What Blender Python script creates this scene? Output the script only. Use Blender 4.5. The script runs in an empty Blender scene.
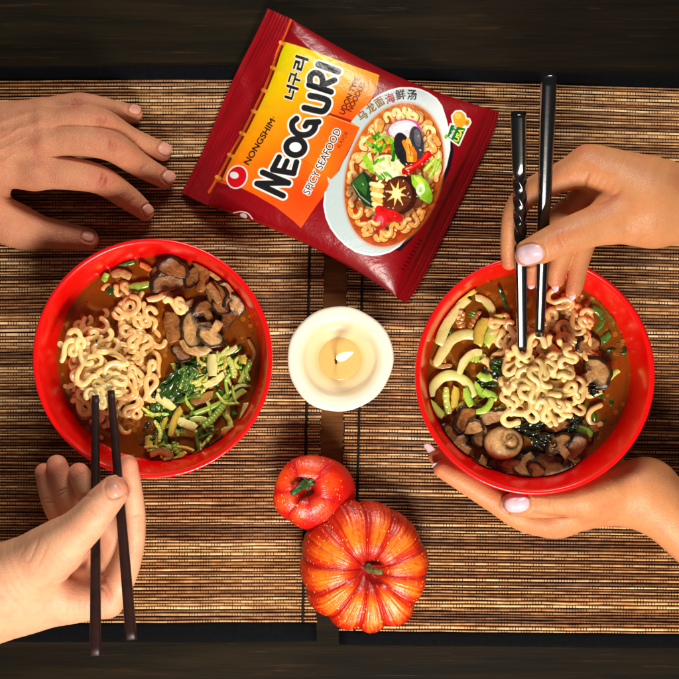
import bpy, math, random
import numpy as np

# ------------------------------------------------------------------ scale, camera, light
U = 0.0007            # metres per unit: one unit is 0.7 mm
D = 1500.0            # camera height above the table in units
scene = bpy.context.scene
rng = np.random.default_rng(7)
random.seed(7)

cam_d = bpy.data.cameras.new("camera")
cam = bpy.data.objects.new("camera", cam_d)
scene.collection.objects.link(cam)
cam.location = (0, 0, D * U)
cam_d.sensor_width = 36.0
cam_d.lens = 36.0 * D / 679.0
cam_d.clip_start = 0.05
cam_d.clip_end = 50
scene.camera = cam

world = bpy.data.worlds.new("World")
scene.world = world
world.use_nodes = True
world.node_tree.nodes["Background"].inputs[0].default_value = (1.0, 0.95, 0.9, 1)
world.node_tree.nodes["Background"].inputs[1].default_value = 0.085

def area_light(name, loc, target, sx, sy, power, col):
    l = bpy.data.lights.new(name, 'AREA')
    l.shape = 'RECTANGLE'
    l.size = sx
    l.size_y = sy
    l.energy = power
    l.color = col
    o = bpy.data.objects.new(name, l)
    scene.collection.objects.link(o)
    o.location = loc
    d = np.array(target) - np.array(loc)
    from mathutils import Vector
    o.rotation_euler = Vector(d).to_track_quat('-Z', 'Y').to_euler()
    return o

area_light("key_softbox", (0.08, -0.72, 0.66), (0.02, -0.12, 0.0), 0.34, 0.24, 14.5, (1.0, 0.93, 0.84))
area_light("back_softbox", (0.10, 0.88, 0.62), (0.02, 0.02, 0.02), 0.40, 0.20, 9.0, (1.0, 0.95, 0.88))

scene.view_settings.view_transform = 'Standard'
scene.view_settings.look = 'None'
scene.view_settings.exposure = 0.0
scene.view_settings.gamma = 1.0
scene.cycles.use_denoising = True
scene.cycles.max_bounces = 10
scene.cycles.transparent_max_bounces = 16

# ------------------------------------------------------------------ helpers
def P(px, py, z):
    """Photograph position and height above the table -> point in units."""
    px, py, z = np.broadcast_arrays(np.asarray(px, float), np.asarray(py, float), np.asarray(z, float))
    f = (D - z) / D
    return np.stack([(px - 339.5) * f, (339.5 - py) * f, z], -1)

def lin(r, g=None, b=None):
    c = np.array(r if g is None else (r, g, b), float) / 255.0
    return np.where(c <= 0.04045, c / 12.92, ((c + 0.055) / 1.055) ** 2.4)

def build(name, V, F, mats, parent=None, smooth=True, matidx=None, attrs=None, colors=None, origin=None):
    V = np.asarray(V, float)
    if parent is not None:
        org = np.array(parent.get("_o"))
    elif origin is not None:
        org = np.array(origin, float)
    else:
        org = np.array([(V[:, 0].min() + V[:, 0].max()) / 2, (V[:, 1].min() + V[:, 1].max()) / 2, V[:, 2].min()])
    me = bpy.data.meshes.new(name)
    L = (V - org) * U
    if isinstance(F, np.ndarray):
        n, k = F.shape
        me.vertices.add(len(L))
        me.vertices.foreach_set("co", L.astype(np.float32).ravel())
        me.loops.add(n * k)
        me.loops.foreach_set("vertex_index", F.astype(np.int32).ravel())
        me.polygons.add(n)
        me.polygons.foreach_set("loop_start", np.arange(0, n * k, k, dtype=np.int32))
        me.update(calc_edges=True)
        me.validate()
    else:
        me.from_pydata(L.tolist(), [], [list(map(int, f)) for f in F])
    if not isinstance(mats, (list, tuple)):
        mats = [mats]
    for m in mats:
        me.materials.append(m)
    if matidx is not None:
        me.polygons.foreach_set("material_index", np.asarray(matidx, dtype=np.int32))
    me.polygons.foreach_set("use_smooth", np.full(len(me.polygons), smooth, dtype=bool))
    for k_, v in (attrs or {}).items():
        a = me.attributes.new(k_, 'FLOAT', 'POINT')
        a.data.foreach_set("value", np.asarray(v, dtype=np.float32).ravel())
    for k_, v in (colors or {}).items():
        a = me.attributes.new(k_, 'FLOAT_COLOR', 'POINT')
        v = np.asarray(v, dtype=np.float32)
        a.data.foreach_set("color", np.concatenate([v, np.ones((len(v), 1), np.float32)], 1).ravel())
    me.update()
    o = bpy.data.objects.new(name, me)
    scene.collection.objects.link(o)
    if parent is not None:
        o.parent = parent
        o["_o"] = org.tolist()
    else:
        o.location = (org * U).tolist()
        o["_o"] = org.tolist()
    return o

def empty(name, org, label, cat, group=None):
    o = bpy.data.objects.new(name, None)
    o.empty_display_size = 0.01
    scene.collection.objects.link(o)
    o.location = (np.array(org, float) * U).tolist()
    o["_o"] = list(map(float, org))
    return tag(o, label, cat, group)

def tag(o, label=None, cat=None, group=None, kind=None):
    if label: o["label"] = label
    if cat: o["category"] = cat
    if group: o["group"] = group
    if kind: o["kind"] = kind
    return o

class Acc:
    def __init__(s):
        s.V, s.F, s.n = [], [], 0
        s.M, s.A = [], []
    def add(s, V, F, m=0, a=None):
        s.V.append(np.asarray(V, float))
        for f in F:
            s.F.append([int(i) + s.n for i in f])
            s.M.append(m)
        s.A.append(np.zeros(len(V)) if a is None else np.broadcast_to(np.asarray(a, float), (len(V),)))
        s.n += len(V)
    def get(s):
        return np.concatenate(s.V), s.F
    def attr(s):
        return np.concatenate(s.A)

def catmull(pts, n):
    pts = np.asarray(pts, float)
    if len(pts) < 3:
        t = np.linspace(0, 1, n)[:, None]
        return pts[0] * (1 - t) + pts[-1] * t
    q = np.concatenate([[2 * pts[0] - pts[1]], pts, [2 * pts[-1] - pts[-2]]])
    m = len(pts) - 1
    out = []
    for t in np.linspace(0, m, n):
        i = min(int(t), m - 1)
        u = t - i
        p0, p1, p2, p3 = q[i:i + 4]
        out.append(0.5 * (2 * p1 + (p2 - p0) * u + (2 * p0 - 5 * p1 + 4 * p2 - p3) * u * u + (3 * p1 - p0 - 3 * p2 + p3) * u ** 3))
    return np.array(out)

def sweep(path, rw, rt=None, nseg=10, cap='round', roll=0.0, camber=0.0, power=2.0, up=(0, 0, 1)):
    """Closed tube with elliptical section: rw half width, rt half thickness."""
    path = np.asarray(path, float)
    n = len(path)
    rw = np.broadcast_to(np.asarray(rw, float), (n,)).copy()
    rt = rw.copy() if rt is None else np.broadcast_to(np.asarray(rt, float), (n,)).copy()
    roll = np.broadcast_to(np.asarray(roll, float), (n,))
    T = np.gradient(path, axis=0)
    T /= np.linalg.norm(T, axis=1)[:, None] + 1e-9
    if cap == 'round':
        k = 3
        r0, r1 = min(rw[0], rt[0]), min(rw[-1], rt[-1])
        pre, post, sp, sq = [], [], [], []
        for j in range(k):
            a = (j + 0.35) / k * math.pi / 2
            pre.append(path[0] - T[0] * r0 * math.cos(a)); sp.append(math.sin(a))
            post.append(path[-1] + T[-1] * r1 * math.cos(a)); sq.append(math.sin(a))
        path = np.concatenate([pre, path, post[::-1]])
        rw = np.concatenate([rw[0] * np.array(sp), rw, rw[-1] * np.array(sq[::-1])])
        rt = np.concatenate([rt[0] * np.array(sp), rt, rt[-1] * np.array(sq[::-1])])
        T = np.concatenate([np.repeat(T[:1], k, 0), T, np.repeat(T[-1:], k, 0)])
        roll = np.concatenate([np.repeat(roll[:1], k), roll, np.repeat(roll[-1:], k)])
        n = len(path)
    upv = np.array(up, float)
    side = np.cross(T, upv)
    ln = np.linalg.norm(side, axis=1)
    for i in range(n):
        if ln[i] < 1e-3:
            side[i] = side[i - 1] if i else np.array([1.0, 0, 0])
    side /= np.linalg.norm(side, axis=1)[:, None]
    nor = np.cross(side, T)
    th = np.linspace(0, 2 * math.pi, nseg, endpoint=False)
    c, s = np.cos(th), np.sin(th)
    c = np.sign(c) * np.abs(c) ** (2 / power)
    s = np.sign(s) * np.abs(s) ** (2 / power)
    cr, sr = np.cos(roll)[:, None], np.sin(roll)[:, None]
    S = side * cr + nor * sr
    N = nor * cr - side * sr
    off = S[:, None, :] * (c[None, :, None] * rw[:, None, None]) + N[:, None, :] * ((s[None, :] * rt[:, None] - camber * (c[None, :] ** 2) * rw[:, None])[:, :, None])
    V = (path[:, None, :] + off).reshape(-1, 3)
    F = []
    for i in range(n - 1):
        for j in range(nseg):
            a, b = i * nseg + j, i * nseg + (j + 1) % nseg
            F.append((a, b, b + nseg, a + nseg))
    F.append(tuple(range(nseg - 1, -1, -1)))
    F.append(tuple((n - 1) * nseg + j for j in range(nseg)))
    F = [f[::-1] for f in F]
    return V, F

def lathe(cx, cy, prof, n=96, jitter=None):
    """prof: list of (r, z) from the outside bottom round to the inside middle."""
    V, F = [], []
    m = len(prof)
    for j in range(n):
        a = 2 * math.pi * j / n
        for (r, z) in prof:
            k = 1.0 if jitter is None else 1.0 + jitter(a, r, z)
            V.append((cx + r * k * math.cos(a), cy + r * k * math.sin(a), z))
    for j in range(n):
        jn = (j + 1) % n
        for i in range(m - 1):
            F.append((j * m + i, jn * m + i, jn * m + i + 1, j * m + i + 1))
    return np.array(V), F

# ------------------------------------------------------------------ materials
class NT:
    def __init__(s, name):
        s.m = bpy.data.materials.new(name)
        s.m.use_nodes = True
        s.t = s.m.node_tree
        s.b = s.t.nodes["Principled BSDF"]
        s.out = s.t.nodes["Material Output"]
    def n(s, typ, **kw):
        x = s.t.nodes.new(typ)
        for k, v in kw.items():
            setattr(x, k, v)
        return x
    def link(s, a, b):
        s.t.links.new(a, b)
    def set(s, node, key, v):
        if isinstance(v, bpy.types.NodeSocket):
            s.link(v, node.inputs[key])
        else:
            node.inputs[key].default_value = v
    def math(s, op, a, b=None, c=None):
        x = s.n("ShaderNodeMath", operation=op)
        s.set(x, 0, a)
        if b is not None: s.set(x, 1, b)
        if c is not None: s.set(x, 2, c)
        return x.outputs[0]
    def mix(s, f, a, b, typ='MIX'):
        x = s.n("ShaderNodeMix", data_type='RGBA', blend_type=typ)
        s.set(x, 0, f)
        s.set(x, 6, a if isinstance(a, bpy.types.NodeSocket) else (*a, 1))
        s.set(x, 7, b if isinstance(b, bpy.types.NodeSocket) else (*b, 1))
        return x.outputs[2]
    def attr(s, name, col=False):
        x = s.n("ShaderNodeAttribute", attribute_name=name)
        return x.outputs["Color" if col else "Fac"]
    def coord(s):
        return s.n("ShaderNodeTexCoord").outputs["Object"]
    def noise(s, scale, detail=3, rough=0.55, vec=None, dist=0.0, stretch=None):
        x = s.n("ShaderNodeTexNoise")
        v = vec if vec is not None else s.coord()
        if stretch is not None:
            mp = s.n("ShaderNodeMapping")
            mp.inputs["Scale"].default_value = stretch
            s.link(v, mp.inputs[0]); v = mp.outputs[0]
        s.link(v, x.inputs["Vector"])
        x.inputs["Scale"].default_value = scale
        x.inputs["Detail"].default_value = detail
        x.inputs["Roughness"].default_value = rough
        x.inputs["Distortion"].default_value = dist
        return x.outputs["Fac"]
    def ramp(s, f, stops, interp='LINEAR'):
        x = s.n("ShaderNodeValToRGB")
        x.color_ramp.interpolation = interp
        e = x.color_ramp.elements
        while len(e) < len(stops): e.new(0.5)
        for i, (p, c) in enumerate(stops):
            e[i].position = p
            e[i].color = (*c, 1) if not np.isscalar(c) else (c, c, c, 1)
        s.link(f, x.inputs[0])
        return x.outputs[0]
    def bump(s, h, strength=0.3, dist=0.001, prev=None):
        x = s.n("ShaderNodeBump")
        x.inputs["Strength"].default_value = strength
        x.inputs["Distance"].default_value = dist
        s.link(h, x.inputs["Height"])
        if prev is not None: s.link(prev, x.inputs["Normal"])
        return x.outputs[0]
    def p(s, **kw):
        names = dict(base="Base Color", rough="Roughness", metal="Metallic", spec="Specular IOR Level", coat="Coat Weight",
                     coatr="Coat Roughness", sss="Subsurface Weight", sssr="Subsurface Radius", ssss="Subsurface Scale",
                     normal="Normal", emc="Emission Color", ems="Emission Strength", ior="IOR", trans="Transmission Weight", sheen="Sheen Weight")
        for k, v in kw.items():
            if k in ("base", "emc") and not isinstance(v, bpy.types.NodeSocket):
                v = (*v, 1)
            s.set(s.b, names[k], v)
        return s.m

def m_skin(name, col, red, rough=0.42, scale=1.0):
    t = NT(name)
    n1 = t.noise(90, 4, 0.6)
    n2 = t.noise(420, 3, 0.6)
    tint = t.attr("tint")
    f = t.math('ADD', t.math('MULTIPLY', tint, 0.62), t.math('MULTIPLY', t.math('SUBTRACT', n1, 0.45), 1.3))
    f = t.n("ShaderNodeClamp").outputs[0] if False else t.math('MINIMUM', t.math('MAXIMUM', f, 0.0), 1.0)
    c = t.mix(f, col, red)
    dark = tuple(np.array(col) * 0.72)
    c = t.mix(t.math('MULTIPLY', t.attr("crease"), 0.40), c, tuple(np.array(red) * np.array([0.42, 0.36, 0.36])))  # darker fold pigment plus crease shade put into the colour, relief being soft
    c = t.mix(t.math('MULTIPLY', t.math('GREATER_THAN', n2, 0.66), 0.14), c, dark)
    v = t.n("ShaderNodeTexVoronoi", feature='DISTANCE_TO_EDGE')
    t.link(t.coord(), v.inputs["Vector"])
    v.inputs["Scale"].default_value = 900
    v2 = t.n("ShaderNodeTexVoronoi", feature='DISTANCE_TO_EDGE')
    t.link(t.coord(), v2.inputs["Vector"])
    v2.inputs["Scale"].default_value = 380
    h = t.math('ADD', t.math('MULTIPLY', t.math('MINIMUM', v.outputs["Distance"], 0.25), 1.3), t.math('ADD', t.math('MULTIPLY', t.math('MINIMUM', v2.outputs["Distance"], 0.12), 2.2), t.noise(200, 5, 0.65)))
    nrm = t.bump(h, 0.30 * scale, 0.0008)
    r = t.math('ADD', t.math('MULTIPLY', n2, 0.18), rough - 0.09)
    return t.p(base=c, rough=r, spec=0.36, sss=0.14, sssr=(1.0, 0.35, 0.2), ssss=0.0025, normal=nrm)

def m_simple(name, col, rough=0.4, var=None, vs=200, bump=0.0, bs=400, sss=0.0, coat=0.0, spec=0.5, bd=0.0006):
    t = NT(name)
    if var is not None:
        c = t.mix(t.ramp(t.noise(vs, 4, 0.6), [(0.35, 0.0), (0.68, 1.0)]), col, var)
    else:
        c = col
    kw = dict(base=c, rough=rough, spec=spec)
    if bump:
        kw["normal"] = t.bump(t.noise(bs, 4, 0.6), bump, bd)
    if sss:
        kw.update(sss=sss, sssr=(1.0, 0.7, 0.35), ssss=0.003)
    if coat:
        kw.update(coat=coat, coatr=0.08)
    return t.p(**kw)

M = {}
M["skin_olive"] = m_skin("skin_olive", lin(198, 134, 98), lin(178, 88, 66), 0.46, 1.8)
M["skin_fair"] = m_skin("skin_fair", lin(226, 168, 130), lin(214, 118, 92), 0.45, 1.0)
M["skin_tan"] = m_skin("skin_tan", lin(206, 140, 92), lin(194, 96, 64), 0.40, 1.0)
M["nail_natural"] = m_simple("nail_natural", lin(220, 160, 140), 0.36, lin(210, 146, 124), 150, spec=0.5)
M["nail_polish"] = m_simple("nail_polish", lin(214, 180, 190), 0.32, lin(220, 192, 200), 120, coat=0.25)
def m_lacquer():
    t = NT("red_lacquer")
    n1 = t.noise(22, 4, 0.6)
    sc = t.noise(70, 3, 0.6, stretch=(1.0, 0.12, 1.0))
    c = t.mix(n1, lin(238, 4, 8), lin(224, 3, 6))
    r = t.math('ADD', t.math('MULTIPLY', n1, 0.26), t.math('ADD', 0.13, t.math('MULTIPLY', t.math('GREATER_THAN', sc, 0.62), 0.06)))
    return t.p(base=c, rough=r, spec=0.45, coat=0.3, coatr=0.12)
M["red_lacquer"] = m_lacquer()
M["noodle"] = m_simple("noodle", lin(236, 198, 132), 0.24, lin(222, 168, 96), 130, bump=0.16, bs=300, sss=0.10, coat=0.5)
M["noodle_pale"] = m_simple("noodle_pale", lin(244, 218, 150), 0.22, lin(238, 202, 126), 130, bump=0.16, bs=300, sss=0.12, coat=0.5)
M["noodle_soaked"] = m_simple("noodle_soaked", lin(230, 184, 112), 0.24, lin(214, 156, 84), 130, bump=0.12, bs=260, sss=0.2, coat=0.3)
M["cabbage_pale"] = m_simple("cabbage_pale", lin(226, 224, 150), 0.25, lin(206, 196, 96), 140, bump=0.25, bs=300, sss=0.2, coat=0.4)
M["cabbage_green"] = m_simple("cabbage_green", lin(138, 156, 40), 0.22, lin(190, 184, 84), 150, bump=0.3, bs=330, sss=0.1, coat=0.5)
M["stalk_yellow"] = m_simple("stalk_yellow", lin(196, 164, 52), 0.22, lin(150, 140, 40), 150, bump=0.25, bs=330, sss=0.1, coat=0.5)
M["scallion"] = m_simple("scallion", lin(98, 142, 30), 0.2, lin(54, 98, 22), 180, bump=0.3, bs=350, coat=0.5)
M["leaf_dark"] = m_simple("leaf_dark", lin(44, 84, 22), 0.2, lin(22, 44, 14), 200, bump=0.6, bs=260, coat=0.6)
M["leaf_mid"] = m_simple("leaf_mid", lin(84, 124, 34), 0.22, lin(40, 84, 22), 220, bump=0.6, bs=300, coat=0.5)
M["spinach"] = m_simple("spinach", lin(24, 40, 22), 0.16, lin(10, 18, 14), 200, bump=0.9, bs=230, coat=0.8)
M["mushroom_face"] = m_simple("mushroom_face", lin(178, 128, 80), 0.26, lin(112, 68, 34), 170, bump=0.5, bs=300, coat=0.5)
M["mushroom_pale"] = m_simple("mushroom_pale", lin(206, 172, 124), 0.28, lin(142, 96, 56), 190, bump=0.5, bs=320, coat=0.5)
M["mushroom_brown"] = m_simple("mushroom_brown", lin(134, 82, 40), 0.2, lin(66, 36, 16), 150, bump=0.5, bs=260, coat=0.7)
M["mushroom_rim"] = m_simple("mushroom_rim", lin(72, 38, 20), 0.18, lin(38, 20, 12), 200, bump=0.6, bs=300, coat=0.8)
M["carrot"] = m_simple("carrot", lin(214, 136, 70), 0.25, lin(190, 100, 40), 150, coat=0.4)
M["onion_brown"] = m_simple("onion_brown", lin(170, 116, 52), 0.2, lin(118, 72, 28), 150, bump=0.3, bs=260, sss=0.1, coat=0.6)

def m_mushroom():
    t = NT("cooked_mushroom")
    tone = t.attr("tone"); sk = t.attr("skin"); gl = t.attr("gill")
    n1 = t.noise(150, 5, 0.65, dist=0.8); n2 = t.noise(520, 4, 0.7)
    lo = t.mix(t.ramp(n1, [(0.32, 0.0), (0.68, 1.0)]), lin(66, 28, 8), lin(170, 94, 32))
    hi = t.mix(t.ramp(n1, [(0.30, 0.0), (0.66, 1.0)]), lin(150, 92, 42), lin(228, 188, 124))
    c = t.mix(tone, lo, hi)
    c = t.mix(t.math('MULTIPLY', t.math('GREATER_THAN', n2, 0.60), 0.35), c, lin(60, 30, 12))
    c = t.mix(t.math('MULTIPLY', gl, 0.95), c, lin(28, 13, 7))
    e = t.math('MINIMUM', t.math('MAXIMUM', t.math('ADD', sk, t.math('MULTIPLY', t.math('SUBTRACT', n1, 0.5), 0.9)), 0.0), 1.0)
    c = t.mix(t.math('MULTIPLY', e, 0.97), c, lin(30, 13, 6))
    h = t.math('ADD', n1, t.math('MULTIPLY', n2, 0.6))
    r = t.math('ADD', t.math('MULTIPLY', n2, 0.35), 0.10)
    return t.p(base=c, rough=r, spec=0.34, normal=t.bump(h, 0.32, 0.0014), coat=0.06, coatr=0.05)
M["mushroom"] = m_mushroom()
def m_veg(name, core, rim, var):
    t = NT(name)
    ac = t.attr("across")
    n1 = t.noise(170, 4, 0.6); n2 = t.noise(600, 3, 0.6)
    f = t.math('MINIMUM', t.math('MAXIMUM', t.math('ADD', ac, t.math('MULTIPLY', t.math('SUBTRACT', n1, 0.5), 1.1)), 0.0), 1.0)
    c = t.mix(f, core, rim)
    c = t.mix(t.math('MULTIPLY', t.math('GREATER_THAN', n2, 0.57), 0.22), c, var)
    h = t.math('ADD', n1, t.math('MULTIPLY', n2, 0.25))
    return t.p(base=c, rough=0.20, spec=0.5, sss=0.25, sssr=(0.8, 1.0, 0.3), ssss=0.003, coat=0.35, coatr=0.05, normal=t.bump(h, 0.35, 0.0012))
M["cabbage_pale"] = m_veg("cabbage_pale", lin(220, 212, 142), lin(164, 166, 58), lin(196, 176, 90))
M["cabbage_green"] = m_veg("cabbage_green", lin(206, 208, 100), lin(104, 146, 24), lin(150, 160, 44))
M["stalk_yellow"] = m_veg("stalk_yellow", lin(206, 178, 74), lin(146, 134, 30), lin(170, 120, 40))
M["scallion"] = m_veg("scallion", lin(166, 196, 70), lin(58, 112, 16), lin(90, 140, 26))
M["onion_brown"] = m_veg("onion_brown", lin(186, 132, 66), lin(112, 66, 24), lin(130, 80, 30))

def m_broth():
    t = NT("broth_liquid")
    nodes = t.t.nodes
    nodes.remove(t.b)
    tr = t.n("ShaderNodeBsdfTransparent")
    tr.inputs[0].default_value = (1.0, 0.93, 0.84, 1)
    df = t.n("ShaderNodeBsdfDiffuse")
    n1 = t.noise(28, 5, 0.6, dist=0.6)
    n2 = t.noise(120, 3, 0.6)
    vo = t.n("ShaderNodeTexVoronoi"); t.link(t.coord(), vo.inputs["Vector"]); vo.inputs["Scale"].default_value = 190
    so = t.n("ShaderNodeSeparateColor"); t.link(vo.outputs["Color"], so.inputs[0])
    drop = t.math('LESS_THAN', vo.outputs["Distance"], t.math('MULTIPLY', t.math('MAXIMUM', t.math('SUBTRACT', so.outputs[0], 0.35), 0.0), 0.62))
    vs = t.n("ShaderNodeTexVoronoi"); t.link(t.coord(), vs.inputs["Vector"]); vs.inputs["Scale"].default_value = 420
    ss_ = t.n("ShaderNodeSeparateColor"); t.link(vs.outputs["Color"], ss_.inputs[0])
    speck = t.math('MULTIPLY', t.math('LESS_THAN', vs.outputs["Distance"], 0.22), t.math('GREATER_THAN', ss_.outputs[1], 0.86))
    cd = t.mix(n1, lin(236, 134, 34), lin(190, 84, 16))
    cd = t.mix(t.math('MULTIPLY', drop, 0.6), cd, lin(240, 160, 50))
    cd = t.mix(speck, cd, lin(96, 20, 6))
    t.link(cd, df.inputs[0])
    gl = t.n("ShaderNodeBsdfGlossy")
    gl.inputs["Roughness"].default_value = 0.06
    bmp = t.bump(t.math('ADD', t.math('ADD', n1, t.math('MULTIPLY', n2, 0.5)), t.math('MULTIPLY', drop, 0.35)), 0.3, 0.002)
    t.link(bmp, gl.inputs["Normal"])
    murk = t.math('MINIMUM', t.math('ADD', t.math('ADD', t.math('MULTIPLY', n1, 0.36), 0.06), t.math('ADD', t.math('MULTIPLY', drop, 0.10), t.math('MULTIPLY', speck, 0.7))), 1.0)
    m1 = t.n("ShaderNodeMixShader")
    t.link(murk, m1.inputs[0]); t.link(tr.outputs[0], m1.inputs[1]); t.link(df.outputs[0], m1.inputs[2])
    fr = t.n("ShaderNodeFresnel")
    fr.inputs[0].default_value = 1.36
    t.link(bmp, fr.inputs["Normal"])
    m2 = t.n("ShaderNodeMixShader")
    t.link(fr.outputs[0], m2.inputs[0]); t.link(m1.outputs[0], m2.inputs[1]); t.link(gl.outputs[0], m2.inputs[2])
    t.link(m2.outputs[0], t.out.inputs["Surface"])
    va = t.n("ShaderNodeVolumeAbsorption")
    va.inputs["Color"].default_value = (0.95, 0.60, 0.08, 1)
    va.inputs["Density"].default_value = 55
    t.link(va.outputs[0], t.out.inputs["Volume"])
    return t.m
M["broth"] = m_broth()

def m_table():
    t = NT("dark_wood")
    g = t.noise(14, 6, 0.65, dist=0.5, stretch=(0.35, 5.0, 1))
    g2 = t.noise(60, 5, 0.7, dist=0.3, stretch=(0.25, 7.0, 1))
    c = t.mix(t.ramp(g, [(0.40, 0.0), (0.72, 1.0)]), lin(19, 16, 9), lin(38, 28, 15))
    c = t.mix(t.ramp(g2, [(0.60, 0.0), (0.74, 0.8)]), c, lin(74, 48, 25))
    cw = t.mix(t.ramp(g, [(0.35, 0.0), (0.70, 1.0)]), lin(62, 34, 18), lin(140, 90, 48))
    cw = t.mix(t.ramp(g2, [(0.55, 0.0), (0.75, 0.8)]), cw, lin(26, 15, 10))
    c = t.mix(t.attr("warm"), c, cw)
    h = t.math('ADD', t.math('MULTIPLY', g2, 0.7), g)
    return t.p(base=c, rough=0.6, spec=0.06, normal=t.bump(h, 0.3, 0.001))
M["table"] = m_table()

def m_reed():
    t = NT("reed")
    row = t.attr("row")
    ux = t.attr("ux")
    wn = t.n("ShaderNodeTexWhiteNoise", noise_dimensions='1D')
    t.link(row, wn.inputs["W"])
    cx = t.n("ShaderNodeCombineXYZ")
    t.link(t.math('MULTIPLY', ux, 0.012), cx.inputs[0]); t.link(t.math('MULTIPLY', row, 7.31), cx.inputs[1])
    seg = t.noise(1.0, 2, 0.5, vec=cx.outputs[0])
    cy = t.n("ShaderNodeCombineXYZ")
    t.link(t.math('MULTIPLY', ux, 0.09), cy.inputs[0]); t.link(t.math('MULTIPLY', row, 3.7), cy.inputs[1])
    seg2 = t.noise(1.0, 3, 0.6, vec=cy.outputs[0])
    f = t.math('ADD', t.math('MULTIPLY', wn.outputs[0], 0.50), t.math('MULTIPLY', seg, 0.60))
    f = t.math('ADD', f, t.math('MULTIPLY', t.math('SUBTRACT', seg2, 0.5), 0.45))
    c = t.ramp(f, [(0.12, lin(58, 32, 18)), (0.34, lin(112, 70, 38)), (0.54, lin(162, 110, 64)), (0.72, lin(206, 160, 104)), (0.90, lin(240, 212, 164))])
    # woven warp threads: groups that swap places from reed to reed
    wob = t.math('MULTIPLY', t.math('SUBTRACT', seg, 0.5), 7.0)
    uw = t.math('ADD', ux, wob)
    grp = t.math('FLOOR', t.math('DIVIDE', uw, 11.0))
    par = t.math('FLOORED_MODULO', t.math('ADD', grp, t.math('FLOOR', t.math('DIVIDE', row, 1.0))), 2.0)
    wn2 = t.n("ShaderNodeTexWhiteNoise", noise_dimensions='2D')
    cz = t.n("ShaderNodeCombineXYZ")
    t.link(grp, cz.inputs[0]); t.link(row, cz.inputs[1])
    t.link(cz.outputs[0], wn2.inputs["Vector"])
    on = t.math('GREATER_THAN', t.math('ADD', t.math('MULTIPLY', par, 0.50), t.math('MULTIPLY', wn2.outputs[0], 0.58)), 0.56)
    d = t.math('FRACT', t.math('DIVIDE', ux, 2.75))
    dot = t.math('LESS_THAN', d, 0.32)
    mask = t.math('MULTIPLY', on, dot)
    c = t.mix(t.math('MULTIPLY', mask, 0.86), c, lin(26, 14, 8))
    fib = t.noise(1.0, 2, 0.6, vec=cy.outputs[0])
    h = t.math('SUBTRACT', t.math('MULTIPLY', fib, 0.5), t.math('MULTIPLY', mask, 0.8))
    return t.p(base=c, rough=0.5, spec=0.35, normal=t.bump(h, 0.4, 0.0006))
M["reed"] = m_reed()
M["hem"] = m_simple("black_cloth", lin(7, 8, 12), 0.8, lin(4, 4, 7), 300, bump=0.3, bs=1200, spec=0.08)
M["thread"] = m_simple("black_thread", lin(20, 16, 15), 0.7, bump=0.3, bs=900, spec=0.2)
def m_wax():
    t = NT("white_wax")
    rd = t.attr("rad")
    c = t.ramp(rd, [(0.38, lin(222, 182, 116)), (0.50, lin(226, 200, 152)), (0.70, lin(226, 212, 178)), (0.84, lin(226, 225, 208))])  # yellower wet wax near the wick, with flame glow painted into the colour
    return t.p(base=c, rough=0.42, sss=0.25, sssr=(1.0, 0.8, 0.5), ssss=0.004, normal=t.bump(t.noise(90, 4, 0.6), 0.12, 0.001))
M["wax"] = m_wax()
M["wick"] = m_simple("burnt_wick", lin(22, 16, 12), 0.8)
M["dark_chopstick"] = m_simple("dark_brown_lacquer", lin(44, 22, 18), 0.42, lin(34, 15, 13), 120, spec=0.3)
M["black_chopstick"] = m_simple("black_lacquer", lin(14, 14, 16), 0.18, lin(10, 10, 12), 60, bump=0.05, bs=200, coat=0.6)
M["stem_green"] = m_simple("stem_green", lin(58, 100, 40), 0.4, lin(30, 58, 24), 300, bump=0.6, bs=500)
M["stem_brown"] = m_simple("stem_brown", lin(128, 112, 58), 0.5, lin(54, 54, 24), 300, bump=0.6, bs=500)

def m_pool():
    t = NT("melted_wax")
    return t.p(base=lin(220, 178, 108), rough=0.10, spec=0.5, sss=0.3, sssr=(1, .7, .4), ssss=0.004)
M["pool"] = m_pool()
def m_flame():
    t = NT("flame")
    lw = t.attr("hot")
    c = t.ramp(lw, [(0.0, (1.0, 0.36, 0.06)), (0.45, (1.0, 0.72, 0.25)), (1.0, (1.0, 0.95, 0.75))])
    em = t.n("ShaderNodeEmission"); t.link(c, em.inputs[0]); em.inputs[1].default_value = 5.0
    tr = t.n("ShaderNodeBsdfTransparent"); mx = t.n("ShaderNodeMixShader"); mx.inputs[0].default_value = 0.5
    t.link(tr.outputs[0], mx.inputs[1]); t.link(em.outputs[0], mx.inputs[2]); t.link(mx.outputs[0], t.out.inputs["Surface"])
    t.t.nodes.remove(t.b)
    return t.m
M["flame"] = m_flame()

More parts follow.
